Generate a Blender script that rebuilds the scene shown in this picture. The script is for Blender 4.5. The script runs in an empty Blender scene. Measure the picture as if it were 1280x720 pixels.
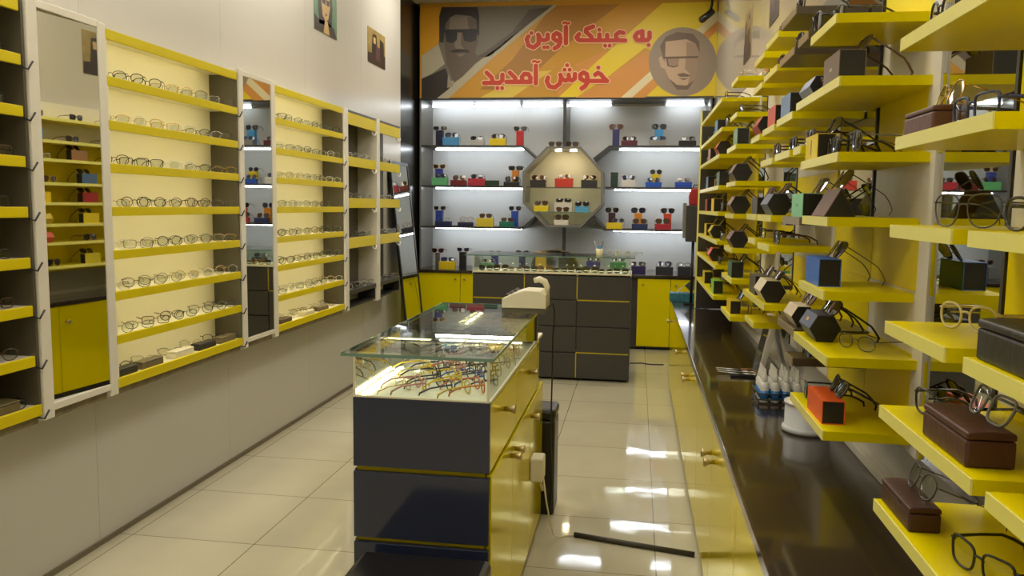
import bpy, math, random
from mathutils import Matrix, Vector
random.seed(7)
PI = math.pi
C = bpy.context.scene
COL = C.collection
EYE = Vector((0, 0, 1.6))

# ------------------------------------------------------------------ camera
F_PX, YAW, PIT, ROL = 1006.0, 0.152338, 0.102744, 0.012886
fw = Vector((-math.sin(YAW)*math.cos(PIT), math.cos(YAW)*math.cos(PIT), -math.sin(PIT)))
r0 = Vector((math.cos(YAW), math.sin(YAW), 0)); u0 = r0.cross(fw)
rv = r0*math.cos(ROL) + u0*math.sin(ROL); uv = u0*math.cos(ROL) - r0*math.sin(ROL)
cam = bpy.data.objects.new('camera', bpy.data.cameras.new('camera')); COL.objects.link(cam)
cam.matrix_world = Matrix(((rv.x, uv.x, -fw.x, 0), (rv.y, uv.y, -fw.y, 0), (rv.z, uv.z, -fw.z, 1.6), (0, 0, 0, 1)))
cam.data.sensor_width = 36; cam.data.lens = 36*F_PX/1280; cam.data.clip_start = 0.05
C.camera = cam

def at(px, py, y=None, x=None, z=None):
    """pixel -> point on a real plane of the room"""
    d = rv*((px-640)/F_PX) - uv*((py-360)/F_PX) + fw
    if y is not None: t = y/d.y
    elif x is not None: t = x/d.x
    else: t = (z-1.6)/d.z
    return EYE + d*t

# ------------------------------------------------------------------ materials
def lin(c):
    c = c/255.0
    return c/12.92 if c <= 0.04045 else ((c+0.055)/1.055)**2.4
_M = {}
def mat(name, rgb=(128,128,128), rough=0.4, metal=0.0, coat=0.0, noise=0.0, scale=20.0, spec=0.5, emit=0.0, bump=0.0):
    if name in _M: return _M[name]
    m = bpy.data.materials.new(name); m.use_nodes = True; nt = m.node_tree
    b = nt.nodes['Principled BSDF']
    col = tuple(lin(c) for c in rgb) + (1,)
    b.inputs['Base Color'].default_value = col
    b.inputs['Roughness'].default_value = rough
    b.inputs['Metallic'].default_value = metal
    b.inputs['Specular IOR Level'].default_value = spec
    b.inputs['Coat Weight'].default_value = coat
    b.inputs['Coat Roughness'].default_value = 0.05
    if emit:
        b.inputs['Emission Color'].default_value = col
        b.inputs['Emission Strength'].default_value = emit
    if noise or bump:
        tc = nt.nodes.new('ShaderNodeTexCoord')
        n = nt.nodes.new('ShaderNodeTexNoise'); n.inputs['Scale'].default_value = scale; n.inputs['Detail'].default_value = 4
        nt.links.new(tc.outputs['Object'], n.inputs['Vector'])
        if noise:
            mx = nt.nodes.new('ShaderNodeMix'); mx.data_type = 'RGBA'
            mx.inputs['A'].default_value = tuple(c*(1-noise) for c in col[:3]) + (1,)
            mx.inputs['B'].default_value = tuple(min(1, c*(1+noise)) for c in col[:3]) + (1,)
            nt.links.new(n.outputs['Fac'], mx.inputs['Factor'])
            nt.links.new(mx.outputs['Result'], b.inputs['Base Color'])
        if bump:
            bp = nt.nodes.new('ShaderNodeBump'); bp.inputs['Strength'].default_value = bump; bp.inputs['Distance'].default_value = 0.01
            nt.links.new(n.outputs['Fac'], bp.inputs['Height']); nt.links.new(bp.outputs['Normal'], b.inputs['Normal'])
    _M[name] = m
    return m
def glass_mat(name, rgb, boost=1.0, base=0.0, rough=0.0):
    if name in _M: return _M[name]
    m = bpy.data.materials.new(name); m.use_nodes = True; nt = m.node_tree
    nt.nodes.remove(nt.nodes['Principled BSDF'])
    out = nt.nodes['Material Output']
    t = nt.nodes.new('ShaderNodeBsdfTransparent'); t.inputs['Color'].default_value = tuple(lin(c) for c in rgb)+(1,)
    g = nt.nodes.new('ShaderNodeBsdfGlossy'); g.inputs['Roughness'].default_value = rough
    fr = nt.nodes.new('ShaderNodeLayerWeight'); fr.inputs['Blend'].default_value = 0.5
    pw = nt.nodes.new('ShaderNodeMath'); pw.operation = 'POWER'; pw.inputs[1].default_value = 5
    nt.links.new(fr.outputs['Facing'], pw.inputs[0])
    ma = nt.nodes.new('ShaderNodeMath'); ma.operation = 'MULTIPLY_ADD'; ma.use_clamp = True
    ma.inputs[1].default_value = .96*boost; ma.inputs[2].default_value = .04*boost + base
    mx = nt.nodes.new('ShaderNodeMixShader')
    nt.links.new(pw.outputs[0], ma.inputs[0]); nt.links.new(ma.outputs[0], mx.inputs[0])
    nt.links.new(t.outputs[0], mx.inputs[1]); nt.links.new(g.outputs[0], mx.inputs[2]); nt.links.new(mx.outputs[0], out.inputs['Surface'])
    _M[name] = m
    return m
def emit_mat(name, rgb, s):
    if name in _M: return _M[name]
    m = bpy.data.materials.new(name); m.use_nodes = True; nt = m.node_tree
    nt.nodes.remove(nt.nodes['Principled BSDF'])
    e = nt.nodes.new('ShaderNodeEmission'); e.inputs['Color'].default_value = tuple(lin(c) for c in rgb)+(1,); e.inputs['Strength'].default_value = s
    nt.links.new(e.outputs[0], nt.nodes['Material Output'].inputs['Surface'])
    _M[name] = m
    return m
def tile_mat():
    m = bpy.data.materials.new('polished_tile'); m.use_nodes = True; nt = m.node_tree; b = nt.nodes['Principled BSDF']
    tc = nt.nodes.new('ShaderNodeTexCoord'); mp = nt.nodes.new('ShaderNodeMapping')
    mp.inputs['Location'].default_value = (-0.127, -0.31, 0)
    br = nt.nodes.new('ShaderNodeTexBrick'); br.offset = 0; br.squash = 1
    br.inputs['Scale'].default_value = 1; br.inputs['Brick Width'].default_value = 0.62; br.inputs['Row Height'].default_value = 0.62
    br.inputs['Mortar Size'].default_value = 0.0025; br.inputs['Mortar Smooth'].default_value = 0.2
    br.inputs['Color1'].default_value = tuple(lin(c) for c in (206,199,170))+(1,)
    br.inputs['Color2'].default_value = tuple(lin(c) for c in (200,193,165))+(1,)
    br.inputs['Mortar'].default_value = tuple(lin(c) for c in (120,112,92))+(1,)
    n = nt.nodes.new('ShaderNodeTexNoise'); n.inputs['Scale'].default_value = 2.2; n.inputs['Detail'].default_value = 6
    mx = nt.nodes.new('ShaderNodeMix'); mx.data_type = 'RGBA'; mx.blend_type = 'MULTIPLY'; mx.inputs['Factor'].default_value = 0.2
    nt.links.new(tc.outputs['Object'], mp.inputs['Vector']); nt.links.new(mp.outputs[0], br.inputs['Vector']); nt.links.new(tc.outputs['Object'], n.inputs['Vector'])
    nt.links.new(br.outputs['Color'], mx.inputs['A']); nt.links.new(n.outputs['Fac'], mx.inputs['B']); nt.links.new(mx.outputs['Result'], b.inputs['Base Color'])
    b.inputs['Roughness'].default_value = 0.045; b.inputs['Specular IOR Level'].default_value = 0.9
    n2 = nt.nodes.new('ShaderNodeTexNoise'); n2.inputs['Scale'].default_value = 5; n2.inputs['Detail'].default_value = 1
    bp = nt.nodes.new('ShaderNodeBump'); bp.inputs['Strength'].default_value = 0.045; bp.inputs['Distance'].default_value = 0.02
    nt.links.new(tc.outputs['Object'], n2.inputs['Vector']); nt.links.new(n2.outputs['Fac'], bp.inputs['Height']); nt.links.new(bp.outputs[0], b.inputs['Normal'])
    return m

YEL = mat('yellow_laminate', (224,206,0), 0.3, noise=0.05, scale=3, spec=.15)
YELP = mat('yellow_wall_board', (236,216,0), 0.4, noise=0.04, scale=3, spec=.12)
YELG = mat('yellow_gloss_lacquer', (230,212,0), 0.13, metal=.38, noise=0.04, scale=2, spec=.1)
YELG.node_tree.nodes['Principled BSDF'].inputs['Specular Tint'].default_value = (1, .93, .14, 1)
YELM = mat('yellow_rail', (212,192,0), 0.4, noise=0.05, scale=4, spec=.25)
YEDGE = mat('pale_yellow_edge', (234,226,120), 0.35, noise=0.03)  # on the wall shelves its paleness carries the light their fronts catch
WALLP = mat('beige_wall_panel', (196,193,184), 0.3, noise=0.04, scale=1.5)
WALLG = mat('gloss_wall_panel', (196,190,172), 0.1, coat=0.5, noise=0.03, scale=1.5)
WHITE = mat('white_laminate', (222,216,200), 0.35, noise=0.03)
WARMW = mat('cream_back_board', (236,230,202), 0.5, noise=0.03, scale=3)
COOLW = mat('white_back_board', (222,224,222), 0.45, noise=0.03, scale=3)
DARK = mat('dark_grey_laminate', (60,58,57), 0.35, noise=0.1, scale=8)
DARKB = mat('dark_olive_board', (84,78,62), 0.5, noise=0.1, scale=6)
NAVYD = mat('slate_gloss_front', (40,46,68), 0.12, coat=0.2, noise=0.06, scale=5)
BRSH = mat('brown_shelf', (78,66,50), 0.3, noise=0.08)
BLACK = mat('black_plastic', (22,20,20), 0.35, noise=0.1)
BLKG = mat('black_gloss', (26,23,20), 0.1, coat=0.5, noise=0.1)
STONE = mat('brown_black_worktop', (52,43,33), 0.13, coat=0.4, noise=0.25, scale=40)
MORT = mat('mottled_mortar', (128,116,88), 0.8, noise=0.45, scale=25, bump=0.5)
STEEL = mat('brushed_steel', (180,175,165), 0.3, metal=1.0, noise=0.05)
KNOB = mat('warm_metal_knob', (176,160,120), 0.3, metal=0.9, noise=0.05)
MIRR = mat('mirror_silver', (222,222,212), 0.015, metal=1.0)
GLASS = glass_mat('clear_glass', (248,252,248))
GEDGE = mat('green_glass_edge', (110,140,126), 0.1, noise=0.05)
CREAM = mat('cream_plastic', (226,218,186), 0.35, noise=0.03)
LEDC = emit_mat('cool_led', (240,246,252), 21)
LEDT = emit_mat('cool_tube', (240,246,252), 13)
LEDW = emit_mat('warm_led', (255,246,212), 13)
LEDY = emit_mat('warm_case_led', (255,240,190), 22)
LEDP = emit_mat('ceiling_panel_light', (255,247,232), 10)
SPOT = emit_mat('spot_led', (255,238,196), 70)
CLEARL = glass_mat('clear_lens', (240,242,238), 1.0, 0.03)
DARKL = mat('dark_tinted_lens', (30,26,24), 0.06, coat=0.6, noise=0.1)
BROWNL = mat('brown_tinted_lens', (74,50,32), 0.06, coat=0.6, noise=0.1)
BLUEL = mat('blue_tinted_lens', (44,52,84), 0.06, coat=0.6, noise=0.1)

# ------------------------------------------------------------------ mesh builder
class MB:
    def __init__(s): s.v = []; s.f = []; s.m = []; s.sm = []
    def add(s, vs, fs, m=0, smooth=False):
        o = len(s.v); s.v += [tuple(p) for p in vs]
        for f in fs: s.f.append([o+i for i in f]); s.m.append(m); s.sm.append(smooth)
        return s
    def box(s, x0, x1, y0, y1, z0, z1, m=0):
        return s.add([(x0,y0,z0),(x1,y0,z0),(x1,y1,z0),(x0,y1,z0),(x0,y0,z1),(x1,y0,z1),(x1,y1,z1),(x0,y1,z1)],
              [(3,2,1,0),(4,5,6,7),(0,1,5,4),(1,2,6,5),(2,3,7,6),(3,0,4,7)], m)
    def prism(s, pts, d, m=0):
        """pts: planar loop of 3-D points, extruded by vector d"""
        n = len(pts); d = Vector(d); a = [Vector(p) for p in pts]; b = [p+d for p in a]
        return s.add(a+b, [tuple(range(n-1,-1,-1)), tuple(range(n,2*n))] + [(i,(i+1)%n,n+(i+1)%n,n+i) for i in range(n)], m)
    def poly(s, pts, m=0): return s.add(pts, [tuple(range(len(pts)))], m)
    def tube(s, pts, r, n=6, m=0, closed=False, flat=1.0):
        P = [Vector(p) for p in pts]; k = len(P); vs = []; up = None
        rr = r if isinstance(r, (list, tuple)) else [r]*k
        for i in range(k):
            a = P[(i-1) % k] if closed or i else P[i]; b = P[(i+1) % k] if closed or i < k-1 else P[i]
            t = (b-a).normalized()
            if up is None: up = Vector((0,0,1)) if abs(t.z) < 0.9 else Vector((1,0,0))
            sx = t.cross(up)
            if sx.length < 1e-6: sx = t.cross(Vector((0,1,0)))
            sx.normalize(); up2 = sx.cross(t).normalized(); up = up2
            for j in range(n):
                an = 2*PI*(j+0.5)/n
                vs.append(P[i] + sx*math.cos(an)*rr[i]*flat + up2*math.sin(an)*rr[i])
        fs = []
        for i in range(k if closed else k-1):
            for j in range(n):
                a = i*n+j; b = i*n+(j+1) % n; c = ((i+1) % k)*n+(j+1) % n; d = ((i+1) % k)*n+j
                fs.append((a, b, c, d))
        if not closed: fs += [tuple(range(n-1,-1,-1)), tuple(range((k-1)*n, k*n))]
        return s.add(vs, fs, m, True)
    def lathe(s, prof, c=(0,0,0), n=20, m=0):
        vs = []; fs = []; k = len(prof)
        for r, z in prof:
            for j in range(n): vs.append((c[0]+r*math.cos(2*PI*j/n), c[1]+r*math.sin(2*PI*j/n), c[2]+z))
        for i in range(k-1):
            for j in range(n): fs.append((i*n+j, i*n+(j+1) % n, (i+1)*n+(j+1) % n, (i+1)*n+j))
        fs += [tuple(range(n-1,-1,-1)), tuple(range((k-1)*n, k*n))]
        return s.add(vs, fs, m, True)
    def mesh(s, name, mats):
        me = bpy.data.meshes.new(name); me.from_pydata(s.v, [], s.f)
        for m in (mats if isinstance(mats, (list, tuple)) else [mats]): me.materials.append(m)
        me.polygons.foreach_set('material_index', s.m); me.polygons.foreach_set('use_smooth', s.sm); me.update()
        return me
    def build(s, name, mats, parent=None, loc=None, bevel=0):
        return link(name, s.mesh(name, mats), parent, loc, bevel)
def link(name, me, parent=None, loc=None, bevel=0):
    o = bpy.data.objects.new(name, me); COL.objects.link(o)
    if parent: o.parent = parent
    if loc: o.location = loc
    if bevel:
        b = o.modifiers.new('bevel', 'BEVEL'); b.width = bevel; b.segments = 2; b.limit_method = 'ANGLE'; b.angle_limit = 0.9
    return o
def tag(o, label, cat, group=None):
    o['label'] = label; o['category'] = cat
    if group: o['group'] = group
    return o
def thing(name, label, cat, loc=(0,0,0), rz=0, group=None, rx=0):
    o = bpy.data.objects.new(name, None); COL.objects.link(o); o.empty_display_size = 0.05
    o.location = loc; o.rotation_euler = (rx, 0, rz)
    return tag(o, label, cat, group)
def struct(o): o['kind'] = 'structure'; return o
def B(name, m, parent, x0, x1, y0, y1, z0, z1, bevel=0, label=None):
    o = MB().box(x0,x1,y0,y1,z0,z1).build(name, m, parent, None, bevel)
    if label: o['label'] = label
    return o
ORD = ['topmost','second','third','fourth','fifth','sixth','seventh','eighth','ninth','tenth','eleventh','twelfth']
ORF = ['first'] + ORD[1:]

# ------------------------------------------------------------------ glasses
STY = {'round':(.0235,.0225,2.0,.0,.0),'pantos':(.025,.0215,2.4,.06,.0),'square':(.0265,.0185,4.5,.04,.0),
       'oval':(.026,.018,2.2,.0,.0),'wayfarer':(.027,.0215,3.2,.10,.003),'aviator':(.0285,.0255,2.5,.16,.0),
       'cat':(.028,.0215,2.6,.14,.007),'big':(.030,.0265,2.8,.06,.0),'shield':(.033,.021,3.5,.05,.0)}
_G = {}
def glass_parts(style, fm, lm, thick, detail, folded=False):
    key = (style, fm.name, lm.name, thick, detail, folded)
    if key in _G: return _G[key]
    a, b, n, sk, up = STY[style]; seg = 22 if detail else 14; ns = 6 if detail else 4
    cz = b + thick; cx = a + .009
    curve = lambda x: 1.6*x*x
    def rim(sg, k=1.0):
        out = []
        for i in range(seg):
            t = 2*PI*i/seg; c, s_ = math.cos(t), math.sin(t)
            x = a*math.copysign(abs(c)**(2/n), c); z = b*math.copysign(abs(s_)**(2/n), s_)
            x *= 1 + sk*z/b
            z += up*max(0, x/a)*max(0, z/b)
            x = sg*(cx + x*k); out.append((x, curve(x), cz + z*k))
        return out
    f = MB()
    for sg in (-1, 1): f.tube(rim(sg), thick, ns, closed=True)
    bz = cz + b*.25
    f.tube([(-.0105,.001,bz),(-.004,-.001,bz+.004),(.004,-.001,bz+.004),(.0105,.001,bz)], thick*.95, ns)
    if style == 'aviator': f.tube([(-.02,.001,cz+b*.92),(.02,.001,cz+b*.92)], thick*.9, ns)
    hx = cx + a*(1+sk*.5); hz = cz + b*.5 + up*.5
    for sg in (-1, 1): f.tube([(sg*(hx-.004), curve(hx), hz),(sg*(hx+.004), curve(hx)+.002, hz),(sg*(hx+.0055), curve(hx)+.008, hz)], thick*1.1, ns)
    lens = []
    for sg in (-1, 1):
        l = MB(); R = rim(sg, .97); ctr = (sg*cx, curve(cx)-.0015, cz)
        l.add([ctr]+R, [(0, 1+i, 1+(i+1) % seg) if sg > 0 else (0, 1+(i+1) % seg, 1+i) for i in range(seg)], 0, True)
        lens.append(l.mesh('lens', lm))
    tem = []
    tr = thick*(1.15 if thick > .0015 else .9)
    for sg in (-1, 1):
        x0 = sg*(hx+.0055); y0 = curve(hx)+.008
        pts = [(x0,y0,hz),(x0+sg*.001,y0+.045,hz-.001),(x0,y0+.082,hz-.003),(x0-sg*.003,y0+.100,hz-.010),(x0-sg*.006,y0+.118,hz*.45),(x0-sg*.007,.135,.0035)]
        if folded:
            yo = .012 + (.005 if sg > 0 else 0)
            pts = [(x0,y0,hz),(x0-sg*.006,yo,hz),(x0-sg*.05,yo+.002,hz-.001),(x0-sg*.088,yo+.002,hz-.003),(x0-sg*.106,yo+.002,hz-.013),(x0-sg*.118,yo+.002,hz-.026)]
        tem.append(MB().tube(pts, [tr*1.2,tr,tr,tr*1.1,tr*1.2,tr], ns, flat=.6).mesh('temple', fm))
    _G[key] = (f.mesh('frame', fm), lens, tem)
    return _G[key]
FM = {}
for nm, rgb, ro, me in (('black',(24,22,22),.25,0),('gunmetal',(88,84,80),.3,.8),('gold',(196,160,84),.25,.9),('brown',(78,48,30),.3,0),
        ('silver',(190,188,182),.25,.9),('grey',(120,116,108),.3,0),('clear',(214,212,200),.15,0),('navy',(36,42,84),.3,0),('red',(150,34,40),.3,0),
        ('white',(226,224,218),.3,0),('yellow',(230,196,20),.3,0),('pink',(206,140,140),.25,0),('blue',(48,84,170),.3,0),('tortoise',(92,62,34),.25,0),('orange',(220,120,30),.3,0),('cream',(222,206,150),.25,0)):
    FM[nm] = mat(nm+'_frame', rgb, ro, metal=me, coat=.2, noise=.08, scale=60)
LM = {'clear':CLEARL,'dark':DARKL,'brown':BROWNL,'blue':BLUEL}
def glasses(style, fcol, lcol, loc, rz, label, group, pitch=0, thick=None, detail=True, scale=1.0, folded=False):
    if thick is None: thick = .0013 if fcol in ('gold','silver','gunmetal') else .0022
    fr, le, te = glass_parts(style, FM[fcol], LM[lcol], thick, detail, folded)
    sun = lcol != 'clear'
    o = thing('sunglasses' if sun else 'eyeglasses', label, 'sunglasses' if sun else 'eyeglasses', loc, rz, group, pitch)
    if scale != 1: o.scale = (scale,)*3
    link('frame', fr, o)
    for l in le: link('lens', l, o)
    for t in te: link('temple', t, o)
    return o

# ------------------------------------------------------------------ boxes and cases
_BX = {}
def boxmat(col): return mat('card_'+'_'.join(map(str,col)), col, .45, noise=.05, scale=30)
def case_box(label, loc, size, col, end=None, rz=0, group=None, seam=True, name='glasses_box', cat='box'):
    """card box: long axis local x, centre of base at origin; a dark inner tray shows at both ends when END is given"""
    L, W, H = size; o = thing(name, label, cat, loc, rz, group)
    if end:
        t = .002
        m = MB()
        m.box(-L/2,L/2,-W/2,W/2,0,t); m.box(-L/2,L/2,-W/2,W/2,H-t,H); m.box(-L/2,L/2,-W/2,-W/2+t,t,H-t); m.box(-L/2,L/2,W/2-t,W/2,t,H-t)
        m.build('sleeve', boxmat(col), o)
        i = B('inner_tray', boxmat(end), o, -L/2+.003, L/2-.003, -W/2+t, W/2-t, t, H-t, .001); i['label'] = 'dark inner tray showing at the end'
    else:
        hh = H*.62
        B('box_base', boxmat(col), o, -L/2, L/2, -W/2, W/2, 0, hh, .002)
        B('lid', boxmat(col), o, -L/2-.0012, L/2+.0012, -W/2-.0012, W/2+.0012, hh+.0008, H, .002)
    return o
def upright_box(label, loc, w, d, h, col, group=None):
    o = thing('upright_box', label, 'box', loc, 0, group)
    B('box_base', boxmat(col), o, -w/2, w/2, -d/2, d/2, 0, h*.8, .002)
    B('lid', boxmat(col), o, -w/2-.001, w/2+.001, -d/2-.001, d/2+.001, h*.8+.0008, h, .002)
    return o
def hex_case(label, loc, L, r, col, end=(24,22,22), rz=0, group=None):
    o = thing('hexagonal_case', label, 'case', loc, rz, group)
    P = [(r*math.cos(PI/3*i), r*math.sin(PI/3*i)+r*.866) for i in range(6)]
    MB().prism([(-L/2+.003,y,z) for y,z in P],(L-.006,0,0)).build('case_body', boxmat(col), o, None, .0015)
    for s in (-1,1):
        q = [(y*.97,(z-r*.866)*.97+r*.866) for y,z in P]
        MB().prism([(s*(L/2-.003)-(.0015 if s<0 else -.0) - (0 if s<0 else 0),y,z) for y,z in q],(.0015,0,0)).build('end_cap', boxmat(end), o)
    return o
def tri_case(label, loc, L, w, h, col, end=(40,30,24), rz=0):
    o = thing('triangular_case', label, 'case', loc, rz)
    P = [(-w/2,0),(w/2,0),(.0,h)]
    MB().prism([(-L/2,y,z) for y,z in P],(L,0,0)).build('case_body', boxmat(col), o, None, .003)
    for s in (-1,1):
        MB().prism([(s*L/2-(.001 if s<0 else 0),y*.93,z*.93+.002) for y,z in P],(.001,0,0)).build('end_panel', boxmat(end), o)
    return o
def hard_case(label, loc, L, W, H, col, rz=0, group=None, rough=.45):
    """leather hard case with a domed lid and a seam"""
    o = thing('hard_case', label, 'case', loc, rz, group)
    m_ = mat('leather_'+'_'.join(map(str,col)), col, rough, noise=.12, scale=60, bump=.15)
    hb = H*.76; n = 8
    B('case_base', m_, o, -L/2, L/2, -W/2, W/2, 0, hb, .004)
    prof = [(-W/2,hb+.001)] + [(-W/2*math.cos(PI*i/n)*1.0, hb+.001+(H-hb)*(0.72+.28*math.sin(PI*i/n))) for i in range(n+1)] + [(W/2,hb+.001)]
    MB().prism([(-L/2,y,z) for y,z in prof],(L,0,0)).build('lid', m_, o, None, .003)
    return o

# ================================================================== ROOM
XL, XR, YF, YB, ZC = -2.43, 0.80, -1.6, 9.75, 3.87
struct(B('floor', tile_mat(), None, -2.7, 1.0, YF-.1, YB+.1, -.05, 0))
struct(B('ceiling', mat('ceiling_paint',(205,198,180),.7,noise=.03,scale=2), None, -2.7, 1.0, YF-.1, YB+.1, ZC, ZC+.05))
wl = MB()
yy = YF
while yy < 8.1:
    y1 = min(yy+1.22, 8.13); wl.box(XL-.1, XL, yy, y1-.002, 0, ZC); yy += 1.22
wl.box(XL-.1, XL-.003, YF, 8.13, 0, ZC)
struct(wl.build('wall_left', WALLP))
struct(B('wall_right', WALLG, None, XR, XR+.1, YF, YB, 0, ZC))
struct(B('wall_back', COOLW, None, -2.7, 1.0, YB, YB+.1, 0, ZC))
struct(B('wall_front', WALLP, None, -2.7, 1.0, YF-.1, YF, 0, ZC))
struct(B('trim_1', mat('dark_passage_panel',(34,32,28),.25,noise=.1), None, -2.62, -2.56, 8.13, YB, 0, ZC))
struct(B('baseboard_left', mat('grey_skirting',(112,102,82),.5,noise=.1), None, XL, XL+.012, YF, 8.1, 0, .022))
ORD_ = ['first','second','third','fourth']
# ceiling light panels
for i, y in enumerate((-.3, 2.4, 5.1, 7.6)):
    for k, x in enumerate((-1.75, .0)):
        o = thing('ceiling_light', 'square ceiling light panel, %s from the entrance, %s row' % (ORD_[i], ('left','right')[k]), 'light', (x, y, ZC), 0, 'ceiling light panels')
        B('light_frame', WHITE, o, -.50, .50, -.50, .50, -.03, 0); B('diffuser', LEDP, o, -.46, .46, -.46, .46, -.034, -.0305)

# ================================================================== LEFT DISPLAY CABINETS
XF, XK = -2.25, XL+.004
ZT = [2.325, 2.128, 1.941, 1.757, 1.570, 1.380, 1.198, 1.004, .812]
def bay(label, y0, y1, lit, hooks):
    o = thing('display_cabinet', label, 'cabinet', (0,0,0))
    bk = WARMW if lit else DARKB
    B('back_panel', bk, o, XK, XK+.01, y0, y1, .775, 2.325)
    for y in (y0, y1-.012):
        sp = B('side_panel', DARKB if y > y0 or not lit else WARMW, o, XK+.01, XF-.004, y, y+.012, .775, 2.325)
    n = 0
    for i, z in enumerate(ZT):
        th = .044 if i in (0, 8) else .04
        ye = y1-.012 if lit else y1-.03
        rl = B('shelf_rail', YELM, o, XF-.014, XF, y0+.001, (y1 if i == 8 else ye+.006), z-th, z, .002)
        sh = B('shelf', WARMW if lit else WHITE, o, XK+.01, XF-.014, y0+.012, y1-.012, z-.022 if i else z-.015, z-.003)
        if lit and 0 < i < 8:
            B('light_strip', LEDW, o, XF-.026, XF-.016, y0+.05, y1-.06, z-.026, z-.0225)
        if lit and i == 0: B('light_strip', LEDW, o, XF-.026, XF-.016, y0+.05, y1-.06, z-.02, z-.0155)
        if hooks and 0 < i < 9:
            h = MB().tube([(XF-.004,y1-.02,z-th-.004),(XF+.012,y1-.005,z-th-.012),(XF+.02,y1+.012,z-th+.02)], .004, 5).build('hook', BLACK, o)
    B('plinth', MORT, o, XK+.01, XF-.02, y0+.001, y1-.001, .735, .771)
    return o
bay('unlit left wall cabinet with yellow shelf rails, nearest the camera', 1.3, 2.735, False, True)
bay('lit left wall cabinet with yellow shelf rails, between the two mirrors', 3.20, 4.345, True, True)
bay('lit left wall cabinet with yellow shelf rails, beyond the far mirror', 4.82, 6.005, True, True)
def wall_mirror(label, y0, y1, p0, p1, turn):
    o = thing('wall_mirror', label, 'mirror')
    g_ = MB().box(-.003,.003,-(y1-y0)/2,(y1-y0)/2,.80,2.315).build('mirror_glass', MIRR, o, (XF-.004-turn*.17,(y0+y1)/2,0)); g_.rotation_euler = (0,0,-turn)
    fm = WHITE
    B('post', fm, o, XK, XF+.006, y0-p0, y0, .745, 2.35, .003); B('post', fm, o, XK, XF+.004, y1, y1+p1, .745, 2.34, .003)
    B('frame_rail', fm, o, XK, XF+.002, y0, y1, 2.315, 2.345, .002); B('frame_rail', fm, o, XK, XF+.002, y0, y1, .772, .80, .002)
    B('backing', DARK, o, XK, XF-.048, y0, y1, .80, 2.315); B('plinth', MORT, o, XK+.01, XF-.02, y0, y1, .735, .771)
wall_mirror('tall white-framed mirror between the unlit and the first lit cabinet', 2.795, 3.145, .055, .05, .06)
wall_mirror('narrow white-framed mirror between the two lit cabinets', 4.40, 4.762, .05, .054, 0)
def far_bay(label, y0, y1, posts):
    o = thing('open_rail_cabinet', label, 'cabinet')
    B('back_panel', DARKB, o, XK, XK+.01, y0, y1, .86, 2.3)
    if y0 < 6.2: B('side_panel', WHITE, o, XK+.01, XF-.02, y0, y0+.012, .90, 2.22)
    for z0, z1 in ((2.214,2.307),(1.889,1.966),(1.56,1.639),(1.238,1.324)):
        B('shelf_rail', YELM, o, XF-.014, XF, y0, y1, z0, z1, .002)
        B('shelf', DARKB, o, XK+.01, XF-.014, y0+.013, y1, z1-.022, z1-.003)
    B('bottom_shelf', DARK, o, XK+.01, XF, y0, y1, .865, .90, .002)
    for z in (2.2, 1.875, 1.545, 1.225)[0:4]:
        MB().tube([(XF-.01,y1-.09,z+.01),(XF+.0,y1-.06,z-.02),(XF+.008,y1-.03,z-.018),(XF+.008,y1-.01,z+.012)], .006, 5).build('hook', WHITE, o)
    B('post', WHITE, o, XL+.0003, XF+.01, y0-.084, y0-.001, .745, 2.33, .004)
    B('top_strip', DARK, o, XK, XF, y0, y1, 2.309, 2.325)
    ym = y0+.03
    B('open_tray', DARK, o, XK+.01, XF-.005, ym, y1-.01, .76, .772)
    for y in (ym, y1-.022): B('tray_side', DARK, o, XK+.01, XF-.005, y, y+.012, .772, .862)
    return o
far_bay('dark-backed cabinet with wide yellow rails, right of the lit cabinets', 6.09, 6.786, 0)
far_bay('dark-backed cabinet with wide yellow rails, farthest along the left wall', 6.874, 7.507, 0)
NEAR = [('black','black'),('gunmetal','thin gunmetal'),('gold','thin gold'),('brown','dark brown'),('grey','grey'),('clear','pale clear'),('silver','thin silver'),('black','glossy black')]
STL = ['round','pantos','square','oval','pantos','round']
def row_glasses(y0, y1, n, z, where, group, sx, faces=0.75, cols=None, detail=False, thickb=1.0):
    st = (y1-y0)/n
    for k in range(n):
        fc, fn = random.choice(cols or NEAR); sy = random.choice(STL)
        y = y0 + st*(k+.5) + random.uniform(-.015,.015)
        rz = PI/2 - faces + random.uniform(-.2,.2)
        x = XF - sx + random.uniform(-.008,.008)
        th = (.0014 if fc in ('gold','silver','gunmetal') else .0018)*thickb
        glasses(sy, fc, 'clear', (x, y, z-.0025), rz, '%s %s eyeglasses, %s from left, %s' % (fn, sy, ORF[k], where), group, 0, th, detail)
for i, z in enumerate(ZT[1:]):
    sh = ORF[i]
    row_glasses(2.34, 2.70, 2, z, '%s shelf down, unlit cabinet nearest camera' % sh, 'eyeglasses in the unlit left cabinet', .045, .35, [('black','black'),('black','glossy black'),('brown','dark brown')], True)
    if i < 7:
        row_glasses(3.22, 4.31, 8, z, '%s shelf down, lit cabinet between the mirrors' % sh, 'eyeglasses in the lit cabinet between the mirrors', .045, .95, None, True)
        row_glasses(4.84, 5.97, 8, z, '%s shelf down, lit cabinet beyond far mirror' % sh, 'eyeglasses in the lit cabinet beyond the mirrors', .045, .95)
    else:
        row_glasses(3.23, 4.30, 5, z, 'bottom shelf, lit cabinet between the mirrors', 'eyeglasses in the lit cabinet between the mirrors', .10, .95, None, True)
        row_glasses(4.85, 5.95, 6, z, 'bottom shelf, lit cabinet beyond far mirror', 'eyeglasses in the lit cabinet beyond the mirrors', .08, .95)
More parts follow.
